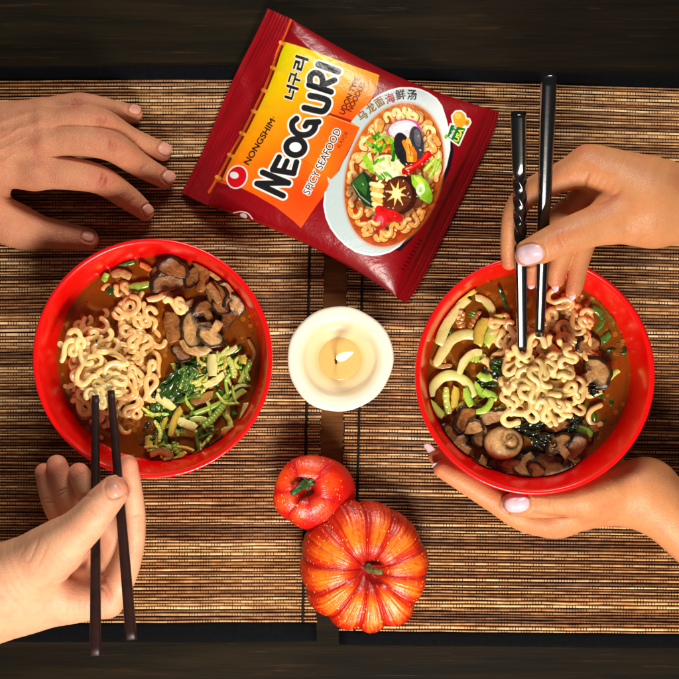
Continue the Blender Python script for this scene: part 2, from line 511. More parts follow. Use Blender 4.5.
def m_pumpkin(name, low, mid, high, fl):
    t = NT(name)
    rib = t.attr("rib")
    n = t.noise(60, 4, 0.6)
    n2 = t.noise(220, 4, 0.7)
    f = t.math('ADD', t.math('MULTIPLY', rib, 0.95), t.math('MULTIPLY', t.math('SUBTRACT', n, 0.5), 0.55))
    f = t.math('ADD', f, t.math('MULTIPLY', t.math('SUBTRACT', n2, 0.5), 0.3))
    c = t.ramp(f, [(0.05, low), (0.40, mid), (0.80, high)])
    sc = t.noise(150, 6, 0.75, dist=2.5)
    c = t.mix(t.math('MULTIPLY', t.ramp(sc, [(0.52, 0.0), (0.68, 1.0)]), 0.7), c, low)
    v = t.n("ShaderNodeTexVoronoi")
    mp = t.n("ShaderNodeMapping")
    mp.inputs["Scale"].default_value = (1.0, 0.6, 1.0)
    mp.inputs["Rotation"].default_value = (0, 0, 0.5)
    t.link(t.coord(), mp.inputs[0]); t.link(mp.outputs[0], v.inputs["Vector"])
    v.inputs["Scale"].default_value = 480
    sp = t.n("ShaderNodeSeparateColor")
    t.link(v.outputs["Color"], sp.inputs[0])
    dens = t.noise(45, 2, 0.5)
    k = t.math('MULTIPLY', t.math('LESS_THAN', v.outputs["Distance"], 0.21),
               t.math('LESS_THAN', sp.outputs[0], t.math('MULTIPLY', t.math('SUBTRACT', dens, 0.38), fl)))
    c = t.mix(k, c, lin(250, 176, 96))
    h = t.math('ADD', t.math('ADD', n, t.math('MULTIPLY', n2, 0.5)), t.math('MULTIPLY', k, 0.6))
    return t.p(base=c, rough=0.33, spec=0.5, coat=0.12, coatr=0.15, normal=t.bump(h, 0.6, 0.0024))
M["pumpkin_red"] = m_pumpkin("pumpkin_red", lin(176, 6, 6), lin(206, 22, 8), lin(228, 72, 18), 3.4)
M["pumpkin_orange"] = m_pumpkin("pumpkin_orange", lin(160, 8, 4), lin(208, 44, 6), lin(238, 124, 22), 3.4)
def m_film():
    t = NT("printed_film")
    c = t.attr("print", True)
    h = t.noise(34, 4, 0.55, dist=1.2)
    h2 = t.noise(110, 3, 0.6, dist=2.0)
    h = t.math('ADD', h, t.math('MULTIPLY', h2, 0.25))
    return t.p(base=c, rough=0.30, spec=0.4, normal=t.bump(h, 0.30, 0.003))
M["film"] = m_film()

# ------------------------------------------------------------------ the setting: table
def table():
    V, F = [], []
    nb = 9
    S = 1900.0
    ys = -145.0 + 290.0 * np.arange(-6, 8)
    # long planks side by side with narrow joints
    acc = Acc()
    for i in range(len(ys) - 1):
        y0, y1 = ys[i] + 0.6, ys[i + 1] - 0.6
        b = 1.2
        pts = [(-S, y0, -2), (-S, y0 + b, 0), (-S, y1 - b, 0), (-S, y1, -2)]
        v = pts + [(S, p[1], p[2]) for p in pts] + [(-S, y0, -30), (S, y0, -30), (-S, y1, -30), (S, y1, -30)]
        f = [(0, 4, 5, 1), (1, 5, 6, 2), (2, 6, 7, 3), (8, 9, 4, 0), (3, 7, 11, 10), (0, 1, 2, 3, 10, 8), (4, 9, 11, 7, 6, 5)]
        acc.add(v, f, a=1.0 if abs(y0 + y1) / 2 < 50 else 0.0)
    V, F = acc.get()
    o = build("table_top", V, F, M["table"], smooth=False, origin=(0, 0, 0), attrs={"warm": acc.attr()})
    tag(o, kind="structure")
table()

# ------------------------------------------------------------------ placemats
def bil(c, s, t):
    s = np.asarray(s)[..., None]; t = np.asarray(t)[..., None]
    c = np.asarray(c, float)
    return c[0] * (1 - s) * (1 - t) + c[1] * s * (1 - t) + c[2] * s * t + c[3] * (1 - s) * t

def placemat(corners, label, hem_w, cord_s, seed):
    r = np.random.default_rng(seed)
    H = corners[3][1] - corners[0][1]
    W = corners[1][0] - corners[0][0]
    n = int(round(H / 3.15))
    wts = r.uniform(0.72, 1.28, n)
    edges = np.concatenate([[0], np.cumsum(wts)]) / wts.sum()
    nx = 150
    ss = np.linspace(0, 1, nx)
    cs = np.array([0.09, 0.20, 0.39, 0.61, 0.80, 0.91])
    zc = np.array([0.0, 1.5, 2.35, 2.35, 1.5, 0.0])
    Vs, Fs, rows, uxs = [], [], [], []
    base = 0
    for i in range(n):
        wob = np.interp(np.linspace(0, 1, nx), np.linspace(0, 1, 14), r.normal(0, 0.22, 14)) / H
        e = r.normal(0, 0.004)
        hz = r.uniform(-0.35, 0.35)
        s2 = np.clip(ss, 0, 1).copy()
        s2[-1] += r.uniform(-1, 1.2) / W
        s2[0] += r.uniform(-1.2, 1) / W
        fz = np.interp(np.linspace(0, 1, nx), np.linspace(0, 1, 24), r.normal(0, 0.16, 24))
        t0, t1 = edges[i], edges[i + 1]
        tt = t0 + (t1 - t0) * cs[None, :] + wob[:, None]
        xy = bil(corners, np.repeat(s2[:, None], 6, 1), tt)
        zz = 1.0 + (zc[None, :] + (hz + fz)[:, None] * (zc[None, :] > 0))
        Vs.append(P(xy[..., 0], xy[..., 1], zz).reshape(-1, 3))
        rows.append(np.full(nx * 6, i + seed * 500.0)); uxs.append(np.repeat(s2 * W, 6))
        a = (np.arange(nx - 1)[:, None] * 6 + np.arange(5)[None, :]).ravel() + base
        Fs.append(np.stack([a, a + 1, a + 7, a + 6], 1)[:, ::-1])
        base += nx * 6
    V = np.concatenate(Vs); F = np.concatenate(Fs)
    o = build("placemat", V, F, M["reed"], attrs={"row": np.concatenate(rows), "ux": np.concatenate(uxs)},
              origin=P((corners[0][0] + corners[2][0]) / 2, (corners[0][1] + corners[2][1]) / 2, 0.0))
    tag(o, label, "placemat", "woven reed placemats on the table")
    # dark backing cloth under the reeds
    g = bil(corners, np.array([[0, 1], [0, 1]]), np.array([[0, 0], [1, 1]]))
    top = P(g[..., 0], g[..., 1], 1.1).reshape(-1, 3)
    bot = P(g[..., 0], g[..., 1], 0.3).reshape(-1, 3)
    build("backing", np.concatenate([top, bot]), [(0, 2, 3, 1), (4, 5, 7, 6), (0, 1, 5, 4), (1, 3, 7, 5), (3, 2, 6, 7), (2, 0, 4, 6)], M["thread"], parent=o, smooth=False)
    # cloth hem along the top and the bottom edge
    c = np.asarray(corners, float)
    for (a, b, w, sg) in ((c[0], c[1], hem_w[0], -1), (c[3], c[2], hem_w[1], 1)):
        k = 40
        path = np.stack([a + (b - a) * u for u in np.linspace(0, 1, k)])
        path[:, 1] += sg * w / 2 + r.normal(0, 0.12, k)
        p3 = P(path[:, 0], path[:, 1], 2.0 + r.normal(0, 0.08, k))
        V, F = sweep(p3, w / 2, 1.6, 14, cap='flat', power=4)
        build("hem", V, F, M["hem"], parent=o)
    # black binding cord across the reeds
    for s in cord_s:
        k = n * 2
        tt = np.linspace(0.002, 0.998, k)
        xy = bil(corners, np.full(k, s), tt)
        zz = 3.6 + 0.55 * np.cos(np.arange(k) * math.pi)
        V, F = sweep(P(xy[:, 0] + r.normal(0, 0.2, k), xy[:, 1], zz), 1.35, 1.0, 8)
        build("binding_cord", V, F, M["thread"], parent=o)
    return o
placemat([(-90, 81), (327, 78.5), (316.5, 622.5), (-90, 623.5)], "reed placemat under the left bowl and the hand with dark brown chopsticks", (14, 19), (1 - 14 / 410,), 1)
placemat([(352, 78), (770, 91), (770, 635), (339.5, 631)], "reed placemat under the right bowl and the large pumpkin", (12, 14), (14.5 / 420,), 2)

# ------------------------------------------------------------------ bowls
LB = dict(c=(152.5, 358.5), base=4.0, rim=95.0)
RB = dict(c=(535.0, 375.0), base=26.0, rim=117.0)
def bowl(B, rim_px, label):
    zr = B["rim"]; zb = B["base"]
    cx, cy, _ = P(*B["c"], zr)
    R = rim_px * (D - zr) / D
    hgt = zr - zb
    # distances as fractions of the rim radius
    out = [(0.42, 0.03), (0.425, 0.0), (0.47, 0.0), (0.48, 0.03), (0.49, 0.075), (0.60, 0.13), (0.74, 0.27), (0.86, 0.48), (0.945, 0.74), (0.985, 0.93),
           (0.998, 0.975), (1.0, 0.99), (0.994, 1.003), (0.981, 1.008), (0.968, 1.003), (0.960, 0.99)]
    inn = [(0.952, 0.965), (0.93, 0.86), (0.905, 0.72), (0.875, 0.53), (0.82, 0.40), (0.72, 0.26), (0.58, 0.16), (0.4, 0.11), (0.2, 0.10), (0.0, 0.10)]
    prof = [(0.0, 0.03)] + out + inn
    pp = np.array(prof)
    dense = catmull(np.c_[pp, np.zeros(len(pp))], len(pp) * 3)[:, :2]
    dense[:, 0] = np.clip(dense[:, 0], 0, None)
    prof = [(a * R, zb + b * hgt) for a, b in dense]
    V, F = lathe(cx, cy, prof, 160)
    o = build("bowl", V, F, M["red_lacquer"], origin=(cx, cy, zb))
    tag(o, label, "bowl", "red noodle bowls")
    # broth: closed body of liquid reaching into the wall
    zl = zr - 43
    fr = (zl - zb) / hgt
    bp = [(0.0, 0.105), (0.2, 0.106), (0.4, 0.115), (0.585, 0.162), (0.725, 0.262), (0.825, 0.402)]
    prof = [(a * R, zb + b * hgt) for a, b in bp if b < fr - 0.02]
    rr = np.interp(fr, [0.40, 0.53, 0.72], [0.825, 0.879, 0.909]) * R
    prof += [(rr, zl), (rr * 0.985, zl - 0.6), (rr * 0.9, zl - 0.6)]
    for k in (0.75, 0.6, 0.45, 0.3, 0.15, 0.0):
        prof.append((rr * k, zl - 0.6))
    V, F = lathe(cx, cy, prof, 120)
    b = build("broth", V, F, M["broth"], origin=(cx, cy, zb + 9))
    return o, b, zl
bowl_l, broth_l, ZL = bowl(LB, 120.0, "glossy red bowl standing flat on the mat, mushrooms along its upper right")
tag(broth_l, "orange brown broth in the bowl standing flat on the mat", "broth", "noodle soup broths")
bowl_r, broth_r, ZR = bowl(RB, 120.0, "glossy red bowl held up by a hand with polished nails")
tag(broth_r, "orange brown broth in the bowl held up by a hand", "broth", "noodle soup broths")

# ------------------------------------------------------------------ candle
def candle():
    z = 62.0
    cx, cy, _ = P(340, 359, z)
    f = (D - z) / D
    root = empty("candle", (cx, cy, 3.2), "white pillar candle with a lit wick between the two red bowls", "candle")
    R = 53 * f
    jit = lambda a, r, zz: (0.010 * math.sin(2 * a + 0.6) + 0.011 * math.sin(3 * a + 1.2) + 0.005 * math.sin(5 * a) + 0.004 * math.sin(9 * a + 2)) * (1 if r > 30 else 0)
    prof = [(0, 3.2), (0.93 * R, 3.2), (0.955 * R, 5), (0.965 * R, 30), (0.975 * R, 52), (0.998 * R, 57), (1.0 * R, 59.5), (0.985 * R, 61.5), (0.95 * R, 62.3), (0.88 * R, 62.2), (0.80 * R, 61.4),
            (0.73 * R, 60), (0.69 * R, 58), (0.66 * R, 55.5), (0.62 * R, 54), (0.52 * R, 52.6), (0.44 * R, 51.6), (0.40 * R, 50.2), (0.37 * R, 49.2), (0.2 * R, 48.6), (0, 48.4)]
    V, F = lathe(cx, cy, prof, 120, jit)
    build("wax_body", V, F, M["wax"], parent=root, attrs={"rad": np.hypot(V[:, 0] - cx, V[:, 1] - cy) / R})
    V, F = lathe(cx, cy, [(0.41 * R, 49.8), (0.395 * R, 50.4), (0.3 * R, 50.2), (0.15 * R, 50.2), (0, 50.2)], 64)
    build("melted_wax", V, F, M["pool"], parent=root)
    w = [P(336, 363, 49), P(336.2, 362, 55), P(335.8, 360, 61), P(336.8, 357, 66)]
    V, F = sweep(catmull(w, 12), 1.3, None, 8)
    build("wick", V, F, M["wick"], parent=root)
    pth = catmull([P(337, 358, 64), P(341, 357.5, 69), P(346, 355.5, 74), P(353, 352.5, 80)], 16)
    t = np.linspace(0, 1, 16)
    rad = 4.3 * np.sin(np.pi * np.clip(t * 0.93 + 0.07, 0, 1)) ** 0.75 * (1 - 0.35 * t) + 0.25
    V, F = sweep(pth, rad, None, 12)
    tt = np.clip((V[:, 2] - V[:, 2].min()) / (V[:, 2].max() - V[:, 2].min()), 0, 1)
    build("flame", V, F, M["flame"], parent=root, attrs={"hot": tt})
candle()

# ------------------------------------------------------------------ pumpkins
def pumpkin(c, r_px, z0, hgt, nl, depth, phase, mat, label, stem, tilt=(0, 0), seed=0, lean=(0, 0), fa=1.0):
    r = np.random.default_rng(seed)
    zc = z0 + hgt * 0.5
    cx, cy, _ = P(*c, zc)
    R = r_px * (D - zc) / D
    root = empty("pumpkin", (cx, cy, z0), label, "pumpkin", "decorative pumpkins")
    na, nb = 420, 110
    lob_w = r.uniform(0.72, 1.28, nl)
    e = np.concatenate([[0], np.cumsum(lob_w)]) / lob_w.sum() * 2 * math.pi
    amp = r.uniform(0.93, 1.05, nl)
    tone = r.uniform(-0.12, 0.12, nl)
    a = np.arange(na) * 2 * math.pi / na
    aa = (a + phase) % (2 * math.pi)
    k = np.clip(np.searchsorted(e, aa, side='right') - 1, 0, nl - 1)
    u = (aa - e[k]) / (e[k + 1] - e[k])
    lob = np.sin(np.pi * u) ** 0.7
    am = 1 + (amp[k] - 1) * np.sin(np.pi * u)
    streak = sum(np.sin(aa * f + r.uniform(0, 6)) / 3 for f in (23, 37, 61, 88))
    fine = np.sin(aa * 54 + r.uniform(0, 6)) * 0.5 + np.sin(aa * 83 + r.uniform(0, 6)) * 0.5
    V = np.zeros((nb, na, 3)); rib = np.zeros((nb, na))
    for j in range(nb):
        phi = -math.pi / 2 + math.pi * (j + 0.5) / nb
        cph = max(math.cos(phi), 0.0)
        w = r.normal(0, 0.003, na)
        sway = 0.05 * math.sin(phi * 2.2)
        rad = R * cph ** 0.62 * (1 - depth * (1 - lob) * (0.35 + 0.65 * cph ** 0.5)) * am * (1 + 0.006 * fa * fine + 0.5 * fa * w)
        z = np.full(na, hgt * 0.5 * math.copysign(abs(math.sin(phi)) ** 0.95, phi))
        q = rad / R
        dm = np.exp(-(q / 0.24) ** 2)
        z -= (0.30 * hgt if phi > 0 else -0.2 * hgt) * dm
        if phi > 0:
            z -= hgt * 0.55 * depth * (1 - lob) * np.exp(-((q - 0.5) / 0.38) ** 2)
            z += 0.35 * fa * fine * np.exp(-((q - 0.6) / 0.3) ** 2)
        ang = a + sway * np.sin(aa * 2 + 1)
        V[j] = np.stack([cx + rad * np.cos(ang), cy + rad * np.sin(ang), zc + z], -1)
        band = np.clip((q - 0.12) / 0.35, 0, 1) * (1 - 0.85 * np.clip((q - 0.70) / 0.30, 0, 1) ** 1.3)
        rib[j] = np.clip((0.25 + 0.75 * lob ** 1.4) * band * (0.92 + tone[k]) + 0.17 * fa * streak * (q > 0.1) * (1 - 0.5 * dm), 0, 1)
    V = V.reshape(-1, 3); rib = rib.ravel()
    kz_ = np.clip((V[:, 2] - zc) / (hgt * 0.35), -0.3, 1)
    V[:, 0] += lean[0] * kz_; V[:, 1] += lean[1] * kz_
    V[:, 2] += z0 - V[:, 2].min()
    jj, ii = np.meshgrid(np.arange(nb - 1), np.arange(na), indexing='ij')
    q0 = (jj * na + ii).ravel(); q1 = (jj * na + (ii + 1) % na).ravel()
    F = np.stack([q0, q1, q1 + na, q0 + na], 1).tolist()
    F.append(list(range(na))[::-1]); F.append([(nb - 1) * na + i for i in range(na)])
    build("pumpkin_body", V, F, mat, parent=root, attrs={"rib": rib})
    zt = V[:, 2].max()
    stem(root, zt)
def stem_small(root, zt):
    pts = catmull([P(307, 483, zt - 12), P(304, 484.5, zt - 1), P(299, 488, zt + 6), P(293, 493, zt + 8)], 14)
    t = np.linspace(0, 1, 14)
    V, F = sweep(pts, 5.2 - 2.4 * t + 2.0 * np.exp(-t * 10), 4.0 - 1.6 * t, 12)
    V += np.random.default_rng(3).normal(0, 0.25, V.shape)
    build("stem", V, F, M["stem_green"], parent=root)
    acc = Acc()
    for a in np.linspace(0.2, 5.6, 5):
        v, f = sweep(catmull([P(307, 483, zt - 3), P(307 + 5 * math.cos(a), 483 + 4 * math.sin(a), zt - 1.0), P(307 + 10 * math.cos(a), 483 + 7 * math.sin(a), zt - 3.5)], 8), np.linspace(2.6, 0.7, 8), 0.9, 8)
        acc.add(v, f)
    V, F = acc.get()
    build("calyx", V, F, M["stem_green"], parent=root)
def stem_big(root, zt):
    pts = catmull([P(367, 563, zt - 24), P(367.5, 566, zt - 13), P(372, 570, zt - 5), P(381, 572, zt + 1)], 14)
    t = np.linspace(0, 1, 14)
    V, F = sweep(pts, 5.0 - 2.2 * t + 3.0 * np.exp(-t * 8), 3.8 - 1.2 * t + 2 * np.exp(-t * 8), 12)
    V += np.random.default_rng(4).normal(0, 0.3, V.shape)
    build("stem", V, F, M["stem_brown"], parent=root)
pumpkin((315.5, 492), 38.8, 3.2, 50, 6, 0.032, 0.4, M["pumpkin_red"], "small red flecked pumpkin with a green stem, beside the larger pumpkin", stem_small, seed=5, lean=(-9, 4), fa=0.25)
pumpkin((364, 565), 66.5, 3.2, 58, 11, 0.085, 0.15, M["pumpkin_orange"], "large ribbed orange pumpkin with a pale brown stem", stem_big, seed=8, lean=(4, -4))

# ------------------------------------------------------------------ noodle packet
KA, KB, KC, KD = np.array([267., 8.]), np.array([503., 114.]), np.array([410., 305.]), np.array([182., 193.])
def pk_point(s, t):
    s = np.asarray(s, float); t = np.asarray(t, float)
    c = np.clip((s - 0.10) / 0.88, 0, 1)
    tt = t + (0.5 - t) * 2 * 0.042 * np.sin(np.pi * c)
    # rounded right-hand corners, flared left crimp
    edge = np.abs(2 * t - 1)
    ss = s - 0.018 * edge ** 8 * np.clip((s - 0.9) / 0.1, 0, 1) + 0.004 * np.sin(t * 9 + 1) * np.clip(1 - s / 0.1, 0, 1)
    return bil((KA, KB, KC, KD), ss, tt)
_r = np.random.default_rng(21)
_fold = [(_r.uniform(0.06, 0.94), _r.uniform(0.012, 0.045), _r.uniform(-3.6, 3.6), _r.uniform(-0.5, 0.5)) for _ in range(18)]
def pk_height(s, t):
    s0, s1 = 0.112, 0.945
    c = np.clip((s - s0) / (s1 - s0), 0, 1)
    e = 1 - np.abs(2 * t - 1) ** 3.0
    inf = np.clip(np.sin(np.pi * c), 0, 1) ** 0.42 * np.clip(e, 0, 1) ** 0.52
    mid = 12 + 8 * np.clip(np.sin(np.pi * np.clip((s - 0.02) / 0.96, 0, 1)), 0, 1) ** 0.5
    zt = mid + 27 * inf
    zb = mid - 15.5 * inf
    w = np.zeros_like(zt)
    for (c0, wd, am, k) in _fold:
        w += am * np.exp(-((t - c0 - k * (c - 0.1)) / wd) ** 2) * (np.exp(-c / 0.14) + 0.8 * np.exp(-(1 - c) / 0.10))
    w += 0.9 * np.sin(7 * s + 5 * t) * np.sin(9 * t - 4 * s) * inf
    w += 1.2 * np.sin(22 * t + 6 * s + 1.0) * np.exp(-c / 0.10) * (c > 0) * inf ** 0.3
    crimp = np.clip((s0 - s) / 0.012, 0, 1)
    rib = crimp * (0.17 * np.sin(2 * np.pi * s * 259 / 3.4) * (0.25 + 0.75 / (1 + np.exp(-9 * np.sin(9.0 * t + 14 * s)))) + 0.7 * np.sin(17 * t + 40 * s) * np.sin(60 * s + 3 * t) + 1.6 * np.sin(5 * t + 0.8) + 0.8 * np.sin(13 * t) + 0.9 * np.sin(31 * t + 50 * s) * np.exp(-((t - 0.75) / 0.12) ** 2) + 0.8 * np.sin(24 * t - 60 * s) * np.exp(-((t - 0.35) / 0.1) ** 2))
    crr = np.clip((s - s1) / 0.01, 0, 1)
    rib = rib + crr * 0.28 * np.sin(2 * np.pi * s * 259 / 3.6)
    drop = 7 * np.clip((0.112 - s) / 0.112, 0, 1) + 6 * np.clip((s - s1) / 0.055, 0, 1)
    return zt + w * inf ** 0.5 + rib - drop, zb - drop * 0.9 + rib

# flat artwork of the film, in photograph units
SSA = 4
AX0, AY0, AX1, AY1 = 174, 0, 514, 314
art = np.zeros(((AY1 - AY0) * SSA, (AX1 - AX0) * SSA, 3))
gy, gx = np.mgrid[0:art.shape[0], 0:art.shape[1]]
gx = AX0 + (gx + 0.5) / SSA
gy = AY0 + (gy + 0.5) / SSA
def paint(mask, col, alpha=1.0):
    m = (np.clip(mask, 0, 1) * alpha)[..., None]
    art[:] = art * (1 - m) + np.asarray(col) * m
def box(pts, pad):
    pts = np.asarray(pts, float)
    x0 = max(int((pts[:, 0].min() - pad - AX0) * SSA), 0); x1 = min(int((pts[:, 0].max() + pad - AX0) * SSA) + 1, art.shape[1])
    y0 = max(int((pts[:, 1].min() - pad - AY0) * SSA), 0); y1 = min(int((pts[:, 1].max() + pad - AY0) * SSA) + 1, art.shape[0])
    return slice(y0, max(y1, y0 + 1)), slice(x0, max(x1, x0 + 1))
def pfield(d, sl, col, alpha=1.0):
    m = np.clip(0.5 - d * SSA * 0.7, 0, 1)[..., None] * alpha
    art[sl] = art[sl] * (1 - m) + np.asarray(col) * m
def stroke(pts, w, col, alpha=1.0):
    pts = np.asarray(pts, float)
    sl = box(pts, w + 2)
    X, Y = gx[sl], gy[sl]
    d = np.full(X.shape, 1e3)
    for a, b in zip(pts[:-1], pts[1:]):
        ba = b - a
        L2 = max((ba ** 2).sum(), 1e-6)
        h = np.clip(((X - a[0]) * ba[0] + (Y - a[1]) * ba[1]) / L2, 0, 1)
        d = np.minimum(d, np.hypot(X - a[0] - ba[0] * h, Y - a[1] - ba[1] * h))
    pfield(d - w / 2, sl, col, alpha)
def ellipse(c, rx, ry, ang, col, alpha=1.0, soft=0):
    sl = box([c], max(rx, ry) + 3)
    X, Y = gx[sl] - c[0], gy[sl] - c[1]
    ca, sa = math.cos(ang), math.sin(ang)
    u, v = X * ca + Y * sa, -X * sa + Y * ca
    k = np.hypot(u / rx, v / ry)
    d = (k - 1) * min(rx, ry)
    if soft:
        m = np.clip(0.5 - d / soft, 0, 1)[..., None] * alpha
        art[sl] = art[sl] * (1 - m) + np.asarray(col) * m
    else:
        pfield(d, sl, col, alpha)
def polymask(pts, X, Y):
    pts = np.asarray(pts, float)
    d = np.full(X.shape, 1e9); s = np.ones(X.shape)
    n = len(pts)
    for i in range(n):
        a, b = pts[i], pts[i - 1]
        e = b - a
        wx, wy = X - a[0], Y - a[1]
        h = np.clip((wx * e[0] + wy * e[1]) / max((e ** 2).sum(), 1e-9), 0, 1)
        d = np.minimum(d, (wx - e[0] * h) ** 2 + (wy - e[1] * h) ** 2)
        c1, c2, c3 = Y >= a[1], Y < b[1], e[0] * wy > e[1] * wx
        fl = (c1 & c2 & c3) | (~c1 & ~c2 & ~c3)
        s = np.where(fl, -s, s)
    return s * np.sqrt(d)
def poly(pts, col, alpha=1.0, grow=0.0):
    sl = box(pts, 3 + grow)
    pfield(polymask(pts, gx[sl], gy[sl]) - grow, sl, col, alpha)
def text_tris(body, offset):
    c = bpy.data.curves.new('lettering', 'FONT')
    c.body = body; c.size = 10; c.offset = offset; c.resolution_u = 5
    ob = bpy.data.objects.new('lettering', c)
    scene.collection.objects.link(ob)
    me = bpy.data.meshes.new_from_object(ob.evaluated_get(bpy.context.evaluated_depsgraph_get()))
    me.calc_loop_triangles()
    v = np.array([x.co[:2] for x in me.vertices]) if len(me.vertices) else np.zeros((0, 2))
    t = np.array([x.vertices[:] for x in me.loop_triangles])
    bpy.data.objects.remove(ob); bpy.data.curves.remove(c); bpy.data.meshes.remove(me)
    return v, t
def text(body, origin, dirv, length, height, col, offset=0.0, outline=None, ow=0.0, fat=0.0):
    if fat:
        for k in range(8):
            text(body, (origin[0] + fat * math.cos(k * 0.785), origin[1] + fat * math.sin(k * 0.785)), dirv, length, height, col, offset)
    """Lay text along dirv in the artwork; length is the run, height the cap height."""
    d = np.asarray(dirv, float); d /= np.linalg.norm(d)
    up = np.array([d[1], -d[0]])
    base, _ = text_tris(body, 0.0)
    x0, x1 = base[:, 0].min(), base[:, 0].max()
    sx = length / (x1 - x0)
    ht = base[:, 1].max()
    sy = height / ht
    for pas in ((outline, offset + ow), (col, offset)):
        if pas[0] is None: continue
        v, t = text_tris(body, pas[1])
        p = np.asarray(origin) + np.outer((v[:, 0] - x0) * sx, d) + np.outer(v[:, 1] * sy, up)
        for tri in t:
            q = p[tri]
            sl = box(q, 0.5)
            X, Y = gx[sl], gy[sl]
            A, B, C = q
            e1 = (B[0] - A[0]) * (Y - A[1]) - (B[1] - A[1]) * (X - A[0])
            e2 = (C[0] - B[0]) * (Y - B[1]) - (C[1] - B[1]) * (X - B[0])
            e3 = (A[0] - C[0]) * (Y - C[1]) - (A[1] - C[1]) * (X - C[0])
            m = ((e1 >= 0) & (e2 >= 0) & (e3 >= 0)) | ((e1 <= 0) & (e2 <= 0) & (e3 <= 0))
            art[sl][m] = pas[0]

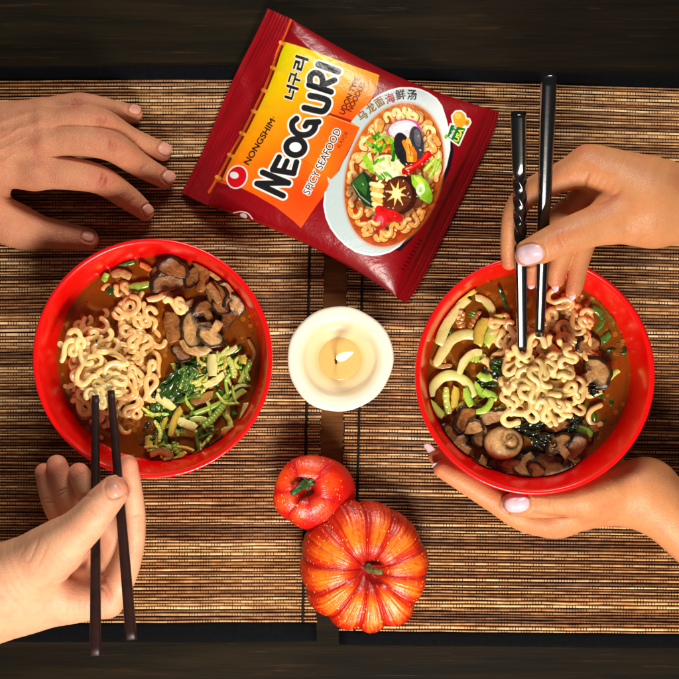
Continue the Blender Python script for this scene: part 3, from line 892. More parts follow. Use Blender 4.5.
def artwork():
    r = np.random.default_rng(5)
    white = lin(240, 242, 240); black = lin(26, 26, 28)
    art[:] = lin(140, 4, 16)
    # deeper red along the lower side
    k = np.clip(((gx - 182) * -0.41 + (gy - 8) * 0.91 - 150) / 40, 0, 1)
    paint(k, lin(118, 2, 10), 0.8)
    panel = [(282, 41), (305, 48), (330, 57), (355, 66.5), (379, 75), (377.5, 86), (372, 98), (363, 110), (352, 121), (361, 127), (354, 139), (345, 157), (338, 171),
             (331, 180), (327, 192), (318, 203), (309, 216), (301, 228), (293, 220.5), (276, 207), (254, 194), (235, 185), (222, 180), (228, 166), (240, 144), (262, 98)]
    sl = box(panel, 4)
    X, Y = gx[sl], gy[sl]
    t = np.clip(((X - 262) * 0.45 + (Y - 62) * 0.89) / 128, 0, 1)
    st = [(0, lin(228, 214, 0)), (0.22, lin(240, 198, 0)), (0.45, lin(250, 160, 0)), (0.7, lin(250, 116, 4)), (1, lin(250, 84, 8))]
    g = np.stack([np.interp(t, [a for a, _ in st], [c[i] for _, c in st]) for i in range(3)], -1)
    glow = np.exp(-((X - 346) ** 2 + (Y - 118) ** 2) / 500)[..., None] + np.exp(-((X - 306) ** 2 + (Y - 196) ** 2) / 420)[..., None]
    g = g * (1 - 0.75 * np.clip(glow, 0, 1)) + lin(250, 60, 4) * 0.75 * np.clip(glow, 0, 1)
    glow2 = np.exp(-((X - 322) ** 2 + (Y - 168) ** 2) / 250 - 0)[..., None]
    g = g * (1 - 0.5 * glow2) + lin(255, 140, 20) * 0.5 * glow2
    pm = polymask(panel, X, Y)
    m = np.clip(0.5 - pm * SSA * 0.7, 0, 1)[..., None]
    art[sl] = art[sl] * (1 - m) + g * m
    # gap between the two banners, curled corner
    poly([(327, 112.2), (353, 120.4), (350.5, 123.3), (326, 115.0)], lin(150, 16, 4))
    stroke([(329, 115.6), (361, 127.2)], 0.9, lin(255, 190, 60), 0.7)
    poly([(304, 160), (318, 180), (316, 192), (309, 186), (300, 176)], lin(255, 90, 8), 0.55)
    stroke([(304, 160), (312, 166), (318, 180)], 0.8, lin(220, 60, 0), 0.8)
    # rope border of the banner
    rope = catmull([(282, 42), (277.5, 52), (273, 66), (264.5, 88), (253.5, 111), (243, 132), (231, 153), (222, 170), (217.5, 178), (209, 192)], 60)
    stroke(rope[:54] + np.array([2.2, 0.8]), 2.2, lin(110, 8, 4))
    stroke(rope, 2.6, lin(226, 84, 22))
    stroke(rope[:52] - np.array([0.6, 0.2]), 0.8, lin(246, 130, 50), 0.8)
    for c in ((282, 43), (273.3, 68), (264.3, 90.5), (254.3, 111.5), (242.5, 133.5), (230.5, 155.3), (218, 177.5)):
        stroke([(c[0] - 1.4, c[1] - 0.6), (c[0] + 2.0, c[1] + 0.9)], 3.6, lin(246, 160, 44))
    stroke([(291, 20), (286, 33), (282, 42)], 1.8, lin(206, 84, 26))
    stroke([(282, 42.4), (330, 58), (379, 76)], 0.8, lin(250, 190, 60), 0.8)
    stroke([(216, 180), (222, 182), (236, 186)], 2.4, lin(226, 84, 22))
    # emblem
    ellipse((237, 177), 12.2, 10.4, -1.1, white)
    ellipse((237, 177), 10.9, 9.1, -1.1, lin(206, 6, 22))
    ellipse((233.8, 174.6), 4.9, 3.7, 0.2, lin(150, 6, 16), 0.6)
    ellipse((234.2, 175.2), 4.4, 3.4, 0.2, lin(226, 226, 226))
    text("NONGSHIM", (248.6, 165.2), (0.52, -0.855), 51.5, 5.9, black, 0.0, fat=0.3)
    text("®", (274.0, 119.5), (0.52, -0.855), 2.6, 2.6, black)
    for ch, c, l, h in (("너", (293.5, 100.0), 12.5, 10.5), ("구", (297.2, 86.0), 12.0, 10.0), ("리", (303.2, 71.2), 13.0, 11.5)):
        text(ch, c, (0.30, -0.95), l, h, black, 0.42, white, 0.36)
    # big word in brush letters: strokes per letter
    z2 = lambda p: [(220 + x / 6.79, 120 + y / 6.79) for x, y in p]
    z3 = lambda p: [(280 + x / 6.79, 40 + y / 6.79) for x, y in p]
    def arc(cx, cy, rx, ry, a0, a1, n=24, ang=0.0):
        a = np.linspace(a0, a1, n)
        x, y = rx * np.cos(a), ry * np.sin(a)
        return list(zip(cx + x * math.cos(ang) - y * math.sin(ang), cy + x * math.sin(ang) + y * math.cos(ang)))
    S = [  # (points, width)
        (z2([(252, 432), (428, 514)]), 5.2), (z2([(262, 430), (462, 428)]), 4.6), (z2([(290, 356), (464, 428)]), 5.2),
        (z2([(358, 338), (500, 362)]), 5.0), (z2([(358, 335), (402, 252)]), 4.8), (z2([(428, 340), (456, 278)]), 4.4), (z2([(500, 358), (520, 285)]), 4.8),
        (z2(arc(512, 184, 62, 54, 0, 6.3, 40)), 5.2),
        (z3(catmull([(112, 534), (84, 562), (88, 606), (126, 640), (186, 642), (228, 612), (244, 566)], 30).tolist()), 5.2),
        (z3([(262, 556), (186, 560), (172, 584)]), 5.0),
        (z3(catmull([(206, 378), (280, 394), (326, 416), (318, 458), (290, 484), (240, 478), (166, 460)], 30).tolist()), 5.4),
        (z3([(198, 304), (346, 352)]), 5.2), (z3(catmull([(204, 300), (206, 248), (240, 222), (278, 240), (290, 280), (284, 318)], 26).tolist()), 5.0), (z3([(294, 306), (370, 272)]), 5.0),
        (z3([(262, 166), (395, 214)]), 5.8)]
    for p, w in S: stroke(p, w + 4.6, white)
    poly(z2(arc(512, 184, 40, 34, 0, 6.2, 20)), white)
    for p, w in S: stroke(p, w + 1.0, lin(12, 12, 14))
    for p, w in S: stroke(p, w, black)
    text("SPICY SEAFOOD", (309.2, 195.2), (0.447, -0.894), 72, 7.2, black, 0.10, white, 0.75)
    text("FLAVOR", (340.2, 148.5), (0.47, -0.88), 18, 4.0, lin(70, 20, 4), 0.05)
    text("UDON TYPE", (344.0, 115.0), (0.40, -0.917), 40, 5.4, lin(80, 16, 2), 0.0, fat=0.28)
    text("NOODLES", (351.5, 112.2), (0.44, -0.90), 32, 5.2, lin(80, 16, 2), 0.0, fat=0.28)
    # printed crockery
    crock = [(327, 176.5), (331, 179.5), (339, 171), (343, 162), (348, 153.5), (360, 127.2), (350.8, 122), (360, 111), (372, 100.6), (381, 94.5), (390, 90.5), (400, 88), (411, 88), (420, 89.6), (428, 93),
             (436, 98.5), (441.5, 106), (446, 120), (449.5, 136), (449.5, 150), (446, 166), (441, 178), (435, 190), (426, 208), (417, 224), (408, 236), (399, 246), (390, 251.5), (380, 254.5), (373, 255),
             (364, 254), (355, 251), (346, 245), (338, 237.5), (331, 228), (326.5, 218), (324, 205), (325.5, 192), (329, 184)]
    sh = [(449, 140), (450.5, 152), (447, 168), (437, 190), (428, 208), (418, 225), (409, 238), (399, 248)]
    stroke(sh, 6.5, lin(28, 10, 26))
    poly(crock, lin(186, 204, 204))
    sl = box(crock, 2); X, Y = gx[sl], gy[sl]
    inside = np.clip(0.5 - polymask(crock, X, Y) * 3, 0, 1) * np.clip((X - 395) / 50, 0, 1)
    art[sl] = art[sl] * (1 - inside[..., None] * 0.8) + lin(238, 242, 242) * inside[..., None] * 0.8
    stroke(crock[8:38], 1.5, lin(244, 248, 248))
    # printed soup
    ctr, ra, rb, ang = (394, 175), 73.5, 47.5, math.atan2(-0.96, 0.27)
    ellipse(ctr, ra + 1, rb + 1, ang, lin(196, 120, 60), 0.8, soft=2.5)
    X, Y = gx, gy
    ca, sa = math.cos(ang), math.sin(ang)
    uu, vv = (X - ctr[0]) * ca + (Y - ctr[1]) * sa, -(X - ctr[0]) * sa + (Y - ctr[1]) * ca
    kk = np.hypot(uu / ra, vv / rb)
    tt = np.clip((uu + ra) / (2 * ra), 0, 1)
    soup = (1 - tt[..., None]) * lin(160, 10, 0) + tt[..., None] * lin(206, 96, 12)
    ed = np.clip((kk - 0.86) / 0.14, 0, 1)[..., None]
    soup = soup * (1 - 0.45 * ed) + lin(214, 120, 30) * 0.45 * ed
    m = np.clip((1 - kk) * rb * SSA * 0.5, 0, 1)[..., None]
    art[:] = art * (1 - m) + soup * m
    def inell(p, k=0.93):
        dx, dy = p[0] - ctr[0], p[1] - ctr[1]
        return math.hypot((dx * ca + dy * sa) / ra, (-dx * sa + dy * ca) / rb) < k
    def curl(c, L, th, w):
        n = 26
        s = np.linspace(0, 1, n)
        om = r.uniform(1.3, 2.0)
        a = th + om * np.sin(2 * math.pi * (s * r.uniform(0.55, 0.95) + r.uniform()))
        st_ = L / n
        p = np.cumsum(np.stack([np.cos(a), np.sin(a)], 1) * st_, 0)
        p += np.array(c) - p.mean(0)
        if not all(inell(q) for q in p): return False
        b = r.uniform(0, 1) * (0.3 + 0.7 * np.clip((240 - c[1]) / 110, 0, 1))
        body = lin(232, 156, 66) * (1 - b) + lin(250, 218, 146) * b
        stroke(p + 0.5, w + 1.4, lin(130, 40, 6), 0.9)
        stroke(p, w, body)
        h0 = int(r.integers(0, n // 2))
        stroke(p[h0:h0 + n // 2] - 0.5, w * 0.3, lin(255, 236, 186), 0.7)
        return True
    spots = []
    for a in np.linspace(0, 2 * math.pi, 40):
        for k in (0.84, 0.66):
            spots.append((ctr[0] + (k * ra * math.cos(a)) * ca - (k * rb * math.sin(a)) * sa, ctr[1] + (k * ra * math.cos(a)) * sa + (k * rb * math.sin(a)) * ca))
    r.shuffle(spots)
    for c in spots:
        if r.uniform() < (0.30 if c[1] > 205 else 0.05): continue
        for _ in range(4):
            if curl(c, r.uniform(20, 36), r.uniform(0, 6.3), r.uniform(4.2, 5.2)): break
    for c, rx, ry in (((404, 133), 20, 14), ((409, 148), 17, 19), ((390, 168), 19, 16), ((402, 195), 21, 22), ((364, 190), 17, 20), ((420, 190), 15, 18), ((386, 218), 18, 13), ((417, 165), 17, 9)):
        ellipse(c, rx, ry, 0, lin(84, 14, 2), 0.75, soft=5)
    # narutomaki slice
    ellipse((404, 130), 17, 11, -0.15, lin(214, 76, 140))
    ellipse((403, 129.5), 14.5, 9, -0.15, lin(240, 214, 218))
    ellipse((402, 127.8), 9, 4, -0.3, lin(250, 238, 236), 0.9)
    # carrot shreds
    for i in range(14):
        c = np.array([r.uniform(362, 388), r.uniform(134, 152)])
        a = r.uniform(-1.4, -0.2)
        stroke([c, c + 8 * np.array([math.cos(a), math.sin(a)])], 2.0, lin(*[(246, 130, 16), (250, 160, 30), (226, 100, 10)][i % 3]))
    # kelp
    poly([(350.5, 183), (363.5, 171), (374, 180), (376, 196), (373, 208), (364, 205), (356, 194)], lin(20, 52, 22))
    poly([(351.5, 183), (363, 173), (368, 184), (366, 196)], lin(44, 96, 34))
    stroke([(353, 185), (360, 196), (370, 204)], 1.0, lin(170, 190, 150), 0.8)
    # squid / cabbage heap with green herbs
    ellipse((388, 167), 15, 12, 0.3, lin(238, 226, 180))
    for i in range(18):
        c = np.array([r.uniform(377, 401), r.uniform(158, 180)])
        a = r.uniform(0, 3.1)
        stroke([c, c + r.uniform(4, 8) * np.array([math.cos(a), math.sin(a)])], 2.6, lin(*[(250, 242, 206), (226, 206, 140), (244, 224, 160), (206, 214, 120)][i % 4]))
    for i in range(26):
        c = np.array([r.uniform(371, 400), r.uniform(138, 164)])
        a = r.uniform(-2.6, -0.2)
        L = r.uniform(5, 10)
        stroke([c, c + L * np.array([math.cos(a), math.sin(a)])], r.uniform(1.4, 3.2), lin(*[(58, 140, 20), (120, 190, 40), (30, 96, 16), (160, 206, 60)][i % 4]))
    for i in range(8):
        c = np.array([376 + i * 2.0, 174 + 2 * math.sin(i)])
        stroke([c, c + np.array([3, 4])], 1.8, lin(84, 160, 40))
    poly([(362, 156), (367, 154), (372, 164), (375, 174), (370, 172), (364, 165)], lin(150, 200, 40))
    # mussel
    ellipse((403, 149), 8.5, 17, -0.25, lin(30, 28, 36))
    ellipse((416.5, 143), 7.2, 17, -0.12, lin(56, 54, 64))
    ellipse((417.5, 138), 3.4, 9, -0.12, lin(104, 104, 112), 0.8)
    for i, (a, b) in enumerate((((404, 142), (409, 160)), ((408, 140), (412, 160)), ((412, 148), (415, 160)))):
        stroke([a, ((a[0] + b[0]) / 2 + 1.5, (a[1] + b[1]) / 2), b], 4.2, lin(*[(236, 140, 30), (250, 176, 70), (226, 116, 16)][i]))
    stroke([(409, 144), (411, 156)], 0.9, lin(120, 50, 6))
    # chilli
    stroke(catmull([(405, 171), (412, 167), (420, 163), (428, 154)], 12), 7.0, lin(190, 6, 8))
    stroke(catmull([(407, 170), (414, 166), (421, 161), (427, 154)], 12), 2.4, lin(236, 50, 30))
    stroke([(406, 169), (411, 167)], 1.2, lin(255, 170, 130))
    # star-cut mushroom
    ellipse((400, 195), 17.5, 19.5, 0.3, lin(58, 20, 10))
    ellipse((409, 186), 10, 10, 0, lin(44, 16, 14))
    ellipse((397, 195), 14.5, 17, 0.3, lin(92, 38, 16))
    star = []
    for i in range(16):
        a = i / 16 * 2 * math.pi + 0.2
        k = (13.5, 4.6)[i % 2]
        star.append((396.5 + k * 0.85 * math.cos(a), 193.5 + k * math.sin(a)))
    poly(star, lin(250, 204, 104))
    ellipse((396.5, 193.5), 4.5, 5, 0, lin(255, 232, 166))
    # scored squid strip
    for i in range(6):
        stroke([(371.5 + i * 0.6, 184 + i * 5), (382 - i * 0.4, 186 + i * 5)], 4.6, lin(*[(250, 226, 150), (222, 176, 84)][i % 2]))
    # spring onion, leek
    poly([(411, 175), (420, 175), (428, 183), (433, 196), (430, 204), (420, 199), (416, 190), (412, 184)], lin(140, 200, 40))
    poly([(413, 176), (419, 177), (424, 184), (420, 186)], lin(196, 226, 90))
    ellipse((420.5, 189.5), 4.4, 6.0, 0.2, lin(226, 240, 200))
    ellipse((420.5, 189.5), 1.8, 2.8, 0.2, lin(150, 206, 90))
    for a, b in (((425, 170), (434, 160)), ((430, 176), (438, 162)), ((436, 170), (440, 160))):
        stroke([a, b], 4.0, lin(150, 200, 44)); stroke([a, b], 1.4, lin(214, 236, 120))
    # red pepper pieces
    ellipse((384, 214), 11, 6.5, 0.7, lin(196, 8, 10)); ellipse((380, 221), 7, 9, 0.2, lin(214, 20, 30)); ellipse((380, 221), 3.6, 5.4, 0.2, lin(240, 96, 110), 0.7)
    ellipse((395, 216), 9, 4.5, 0.5, lin(206, 14, 12))
    for c in ((372, 225), (390, 231), (398, 233), (403, 224)):
        curl(c, 20, r.uniform(0, 6), 4.0)
    # uneven tone of the printed photograph
    def vnoise(step, seed_):
        q = np.random.default_rng(seed_).uniform(-1, 1, (art.shape[0] // step + 3, art.shape[1] // step + 3))
        yy, xx = np.mgrid[0:art.shape[0], 0:art.shape[1]] / step
        iy, ix = yy.astype(int), xx.astype(int)
        fy, fx = yy - iy, xx - ix
        fy = fy * fy * (3 - 2 * fy); fx = fx * fx * (3 - 2 * fx)
        return (q[iy, ix] * (1 - fy) + q[iy + 1, ix] * fy) * (1 - fx) + (q[iy, ix + 1] * (1 - fy) + q[iy + 1, ix + 1] * fy) * fx
    nz = vnoise(26, 1) * 0.22 + vnoise(9, 2) * 0.20 + vnoise(4, 3) * 0.14
    art[:] = art * (1 + nz[..., None] * m)
    for i in range(120):
        c = np.array([r.uniform(345, 447), r.uniform(103, 246)])
        if inell(c, 0.9): stroke([c, c + r.uniform(-1.2, 1.2, 2)], r.uniform(0.5, 1.1), lin(255, 246, 226), 0.7)
    # oriental characters on the rim of the printed crockery
    for ch, c, d, s_ in (("乌", (361.0, 121.0), (0.82, -0.57), 8.6), ("龙", (369.6, 113.6), (0.82, -0.57), 8.6), ("面", (378.0, 107.6), (0.84, -0.54), 8.4)):
        text(ch, c, d, s_, s_, lin(140, 94, 34), 0.0, fat=0.3)
    for ch, c, d, s_, col in (("海", (387.0, 103.4), (0.95, -0.3), 9.0, (160, 20, 30)), ("鲜", (396.6, 99.4), (0.98, -0.18), 9.2, (60, 26, 30)), ("汤", (407.2, 98.6), (0.99, 0.05), 9.0, (44, 22, 26))):
        text(ch, c, d, s_, s_, lin(*col), 0.0, fat=0.32)
    # origin badge
    quad = [(451, 124.6), (465.6, 128.6), (458.6, 144.6), (447.2, 136.6)]
    blob = [(452.5, 116), (456, 111.8), (461, 111.6), (464.6, 114.6), (465.5, 119), (469, 119.6), (470, 122.4), (467.6, 126.4), (464.5, 125), (462, 127.5), (456, 126.5), (453.6, 122)]
    for q in (quad, blob): poly(q, white, grow=1.5)
    ellipse((446.5, 137), 3.2, 4, 0.3, white)
    ellipse((446, 136.6), 1.6, 2.6, 0.3, lin(130, 190, 40))
    poly(quad, lin(10, 110, 34))
    poly(blob, lin(236, 164, 30))
    ellipse((458, 116), 3.4, 3, 0, lin(250, 206, 90), 0.8)
    ellipse((467, 122.8), 1.8, 1.8, 0, lin(206, 120, 20), 0.9)
    text("Made in", (451.6, 138.2), (0.42, -0.9), 12.5, 3.2, white, 0.15)
    text("USA", (457.6, 142.2), (0.46, -0.89), 13.5, 4.6, lin(236, 230, 90), 0.35)
    # part of the emblem repeated on the lower side
    stroke(catmull([(233.5, 213), (241, 211.6), (248, 213.6), (252.5, 219)], 14), 1.1, white)
    ellipse((243.6, 215.8), 3.6, 2.4, 0.4, lin(230, 226, 226))
    # faint small print by the right seam
    for i in range(9):
        c = np.array([401.5 + i * 2.2, 268.5 - i * 3.6])
        stroke([c, c + np.array([2.6, 1.3])], 1.5, lin(60, 2, 8), 0.9)
artwork()

def packet():
    ns, nt = 620, 500
    s = np.linspace(0, 1, ns); t = np.linspace(0, 1, nt)
    S, T = np.meshgrid(s, t, indexing='ij')
    xy = pk_point(S, T)
    zt, zb = pk_height(S, T)
    zb = np.minimum(zb, zt - 0.5)
    lift = 3.6 - zb.min()
    zt, zb = zt + lift, zb + lift
    top = P(xy[..., 0], xy[..., 1], zt).reshape(-1, 3)
    fx = np.clip((xy[..., 0] - AX0) * SSA - 0.5, 0, art.shape[1] - 1.01); fy = np.clip((xy[..., 1] - AY0) * SSA - 0.5, 0, art.shape[0] - 1.01)
    ix, iy = fx.astype(int), fy.astype(int)
    wx, wy = (fx - ix)[..., None], (fy - iy)[..., None]
    col = (art[iy, ix] * (1 - wx) * (1 - wy) + art[iy, ix + 1] * wx * (1 - wy) + art[iy + 1, ix] * (1 - wx) * wy + art[iy + 1, ix + 1] * wx * wy).reshape(-1, 3)
    ii, jj = np.meshgrid(np.arange(ns - 1), np.arange(nt - 1), indexing='ij')
    a = (ii * nt + jj).ravel()
    F = np.stack([a, a + 1, a + nt + 1, a + nt], 1)
    org = P(342, 156, 3.6)
    root = empty("noodle_packet", org, "puffy dark red packet of instant noodles with a printed soup bowl and orange banner", "noodle packet")
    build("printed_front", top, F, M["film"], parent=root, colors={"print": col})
    # back of the packet on a coarser sheet
    k = 4
    sb = np.unique(np.r_[np.arange(0, ns, k), ns - 1]); tb = np.unique(np.r_[np.arange(0, nt, k), nt - 1])
    bx = xy[np.ix_(sb, tb)]; bz = zb[np.ix_(sb, tb)].copy()
    e = np.zeros(bz.shape, bool); e[0] = e[-1] = True; e[:, 0] = e[:, -1] = True
    bz[e] = zt[np.ix_(sb, tb)][e] - 0.02
    bot = P(bx[..., 0], bx[..., 1], bz).reshape(-1, 3)
    n2, m2 = len(sb), len(tb)
    ii, jj = np.meshgrid(np.arange(n2 - 1), np.arange(m2 - 1), indexing='ij')
    a = (ii * m2 + jj).ravel()
    F = np.stack([a, a + m2, a + m2 + 1, a + 1], 1)
    build("back_film", bot, F, M["film"], parent=root, colors={"print": np.tile(lin(126, 3, 12), (len(bot), 1))})
packet()
del art

# ------------------------------------------------------------------ chopsticks
def chopstick(p0, z0, p1, z1, w0, w1, mat, label, group, twist=False, facet=4.0):
    a, b = P(*p0, z0), P(*p1, z1)
    n = 90 if twist else 30
    t = np.linspace(0, 1, n)
    path = a + (b - a) * t[:, None]
    w = w0 + (w1 - w0) * t ** 0.9
    roll = np.zeros(n)
    rw = w.copy(); rt = w.copy()
    pw = facet
    if twist:
        k = np.clip((t - 0.38) / 0.05, 0, 1) * np.clip((0.80 - t) / 0.05, 0, 1)
        roll = np.cumsum(k) * (2.6 * math.pi / max(k.sum(), 1))
        rw = w * (1 - 0.10 * k)
        rt = w * (1 - 0.10 * k)
    V, F = sweep(path, rw, rt, 20, cap='flat', roll=roll, power=pw)
    # a small bevel at both ends
    o = build("chopstick", V, F, mat, origin=a)
    return tag(o, label, "chopstick", group)
chopstick((95.5, 396), 100, (95.5, 656), 160, 3.3, 4.9, M["dark_chopstick"], "upright dark brown chopstick under the thumb of the pale hand", "dark brown chopsticks in a hand")
chopstick((111, 391), 100, (131.5, 640), 156, 3.3, 5.0, M["dark_chopstick"], "dark brown chopstick slanting along the index finger of the pale hand", "dark brown chopsticks in a hand")
chopstick((522, 347), 108, (518.5, 113), 205, 4.4, 6.4, M["black_chopstick"], "black chopstick with a twisted grip, the shorter looking one in the tanned hand", "black chopsticks in a hand", twist=True, facet=4.5)
chopstick((539.5, 335), 110, (549, 74), 222, 4.2, 6.9, M["black_chopstick"], "plain straight black chopstick reaching above the tanned hand", "black chopsticks in a hand", facet=3.0)

# ------------------------------------------------------------------ hands: one smooth surface each, from blended tapering limbs
def surface_nets(d, org, h):
    ins = d < 0
    c = np.zeros(tuple(np.array(d.shape) - 1), np.int8)
    offs = [(i, j, k) for i in (0, 1) for j in (0, 1) for k in (0, 1)]
    nx, ny, nz = d.shape
    for (i, j, k) in offs:
        c += ins[i:nx - 1 + i, j:ny - 1 + j, k:nz - 1 + k]
    act = np.argwhere((c > 0) & (c < 8))
    vid = np.full(c.shape, -1, np.int64)
    vid[act[:, 0], act[:, 1], act[:, 2]] = np.arange(len(act))
    pos = np.zeros((len(act), 3)); cnt = np.zeros(len(act))
    for a in offs:
        for ax in range(3):
            if a[ax] == 1: continue
            b = list(a); b[ax] = 1
            va = d[act[:, 0] + a[0], act[:, 1] + a[1], act[:, 2] + a[2]]
            vb = d[act[:, 0] + b[0], act[:, 1] + b[1], act[:, 2] + b[2]]
            m = (va < 0) != (vb < 0)
            t = np.where(m, va / np.where(m, va - vb, 1), 0)
            p = np.tile(np.array(a, float), (len(act), 1)); p[:, ax] += t
            pos += p * m[:, None]; cnt += m
    V = (act + pos / cnt[:, None]) * h + np.array(org)
    F = []
    for ax in range(3):
        sl0 = [slice(None)] * 3; sl1 = [slice(None)] * 3
        sl0[ax] = slice(0, d.shape[ax] - 1); sl1[ax] = slice(1, d.shape[ax])
        a, b = ins[tuple(sl0)], ins[tuple(sl1)]
        for flip in (False, True):
            e = np.argwhere((a & ~b) if not flip else (~a & b))
            u, v = (ax + 1) % 3, (ax + 2) % 3
            ok = (e[:, u] > 0) & (e[:, v] > 0) & (e[:, u] < d.shape[u] - 1) & (e[:, v] < d.shape[v] - 1)
            e = e[ok]
            def g(du, dv):
                q = e.copy(); q[:, u] += du; q[:, v] += dv
                return vid[q[:, 0], q[:, 1], q[:, 2]]
            quad = np.stack([g(-1, -1), g(0, -1), g(0, 0), g(-1, 0)], 1)
            F.append(quad if not flip else quad[:, ::-1])
    return V, np.concatenate(F)

def smin(a, b, k):
    h = np.maximum(k - np.abs(a - b), 0) / k
    return np.minimum(a, b) - h * h * k * 0.25

def make_hand(skin, label, palm, fingers, dents, spots, nails, nail_mat, h=1.0, xlim=(-1e9, 1e9), group=None):
    allp = np.array([p for ch in palm for p in ch[0]] + [p for f in fingers for p in f[0]], float)
    lo = (allp[:, :3] - allp[:, 3:4]).min(0) - 5
    hi = (allp[:, :3] + allp[:, 3:4]).max(0) + 5
    lo[0] = max(lo[0], xlim[0]); hi[0] = min(hi[0], xlim[1]); lo[2] = max(lo[2], 1.0)
    n = np.ceil((hi - lo) / h).astype(int) + 1
    ax = [lo[i] + np.arange(n[i], dtype=np.float32) * h for i in range(3)]
    BIG = np.float32(60)
    def chain(pts, sub=7):
        """distance to one limb: tapering tube through the joints"""
        d = np.full(n, BIG, np.float32)
        pts = np.asarray(pts, float)
        q = catmull(pts, (len(pts) - 1) * sub + 1) if len(pts) > 2 else np.array([pts[0] * (1 - t) + pts[1] * t for t in np.linspace(0, 1, 3)])
        for p0, p1 in zip(q[:-1], q[1:]):
            R = max(p0[3], p1[3]) + 16
            i0 = np.maximum(((np.minimum(p0[:3], p1[:3]) - R - lo) / h).astype(int), 0)
            i1 = np.minimum(((np.maximum(p0[:3], p1[:3]) + R - lo) / h).astype(int) + 2, n)
            if (i1 <= i0).any(): continue
            X = ax[0][i0[0]:i1[0], None, None] - np.float32(p0[0])
            Y = ax[1][None, i0[1]:i1[1], None] - np.float32(p0[1])
            Z = ax[2][None, None, i0[2]:i1[2]] - np.float32(p0[2])
            b = (p1[:3] - p0[:3]).astype(np.float32)
            L2 = max(float((b ** 2).sum()), 1e-6)
            t = np.clip((X * b[0] + Y * b[1] + Z * b[2]) / L2, 0, 1).astype(np.float32)
            dd = np.sqrt((X - b[0] * t) ** 2 + (Y - b[1] * t) ** 2 + (Z - b[2] * t) ** 2) - (np.float32(p0[3]) + np.float32(p1[3] - p0[3]) * t)
            s = (slice(i0[0], i1[0]), slice(i0[1], i1[1]), slice(i0[2], i1[2]))
            d[s] = np.minimum(d[s], dd)
        return d
    pd = None
    for pts, k in palm:
        c = chain(pts)
        pd = c if pd is None else smin(pd, c, np.float32(k))
    d = pd
    for pts, k in fingers:
        d = np.minimum(d, smin(pd, chain(pts), np.float32(k)))
    # creases (positive) and knuckles or tendons (negative), laid across the skin
    GX, GY = np.meshgrid(ax[0], ax[1], indexing='ij')
    rs = np.random.default_rng(11)
    if True:
        g = np.zeros(GX.shape, np.float32); gcr = np.zeros(GX.shape, np.float32)
        for nl in nails:
            if nl[0] != 'top': continue
            _, c, dv, L, Wd, lift = nl
            dv = np.array(dv, float); dv /= np.linalg.norm(dv)
            u = ((GX - c[0]) * dv[0] + (GY - c[1]) * dv[1]) / (L / 2); v = (-(GX - c[0]) * dv[1] + (GY - c[1]) * dv[0]) / (Wd / 2)
            q = (np.abs(u) ** 2.8 + np.abs(v) ** 2.8) ** (1 / 2.8)
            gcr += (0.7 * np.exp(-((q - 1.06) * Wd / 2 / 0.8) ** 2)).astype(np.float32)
            g += (0.9 * np.exp(-((q - 1.04) * Wd / 2 / 1.1) ** 2) - 0.5 * np.exp(-((q - 1.28) * Wd / 2 / 1.5) ** 2) * (u < 0.5)).astype(np.float32)
        for (pts, amp, wd) in dents:
            pts = np.asarray(pts, float)
            if len(pts) > 2: pts = catmull(pts, 14)
            dm = np.full(GX.shape, 1e3)
            m = (GX > pts[:, 0].min() - 4 * wd) & (GX < pts[:, 0].max() + 4 * wd) & (GY > pts[:, 1].min() - 4 * wd) & (GY < pts[:, 1].max() + 4 * wd)
            x, y = GX[m], GY[m]
            q = np.full(x.shape, 1e3)
            if len(pts) == 1:
                q = np.hypot(x - pts[0, 0], y - pts[0, 1])
            along = np.full(x.shape, 0.5)
            for si, (a, b) in enumerate(zip(pts[:-1], pts[1:])):
                e = b - a
                tt = np.clip(((x - a[0]) * e[0] + (y - a[1]) * e[1]) / max((e ** 2).sum(), 1e-6), 0, 1)
                qq = np.hypot(x - a[0] - e[0] * tt, y - a[1] - e[1] * tt)
                along = np.where(qq < q, (si + tt) / (len(pts) - 1), along)
                q = np.minimum(q, qq)
            dm[m] = q
            fade = np.ones(GX.shape, np.float32)
            if amp > 0: fade[m] = 1 - np.abs(2 * along - 1) ** 2.2
            g += (amp * fade * np.exp(-(dm / wd) ** 2)).astype(np.float32)
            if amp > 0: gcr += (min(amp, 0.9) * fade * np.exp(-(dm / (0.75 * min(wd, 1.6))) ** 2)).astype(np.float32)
        d = d + g[:, :, None]
    d[0], d[-1], d[:, 0], d[:, -1], d[:, :, 0], d[:, :, -1] = 3, 3, 3, 3, 3, 3
    V, F = surface_nets(d, lo, h)
    # top surface height per column, for seating the nails
    top = np.full(d.shape[:2], np.nan)
    ins = d < 0
    anyin = ins.any(2)
    kz = d.shape[2] - 1 - np.argmax(ins[:, :, ::-1], axis=2)
    i_, j_ = np.nonzero(anyin)
    kk = kz[i_, j_]
    a, b = d[i_, j_, kk], d[i_, j_, np.minimum(kk + 1, d.shape[2] - 1)]
    top[i_, j_] = lo[2] + (kk + a / (a - b)) * h
    def H(x, y):
        fx, fy = (x - lo[0]) / h, (y - lo[1]) / h
        ix, iy = np.clip(fx.astype(int), 0, n[0] - 2), np.clip(fy.astype(int), 0, n[1] - 2)
        wx, wy = fx - ix, fy - iy
        return top[ix, iy] * (1 - wx) * (1 - wy) + top[ix + 1, iy] * wx * (1 - wy) + top[ix, iy + 1] * (1 - wx) * wy + top[ix + 1, iy + 1] * wx * wy
    tint = np.zeros(len(V))
    for (x, y, r_, am) in spots:
        tint += am * np.exp(-((V[:, 0] - x) ** 2 + (V[:, 1] - y) ** 2) / r_ ** 2)
    fx_, fy_ = np.clip((V[:, 0] - lo[0]) / h, 0, n[0] - 2), np.clip((V[:, 1] - lo[1]) / h, 0, n[1] - 2)
    gi_, gj_ = fx_.astype(int), fy_.astype(int)
    wx_, wy_ = fx_ - gi_, fy_ - gj_
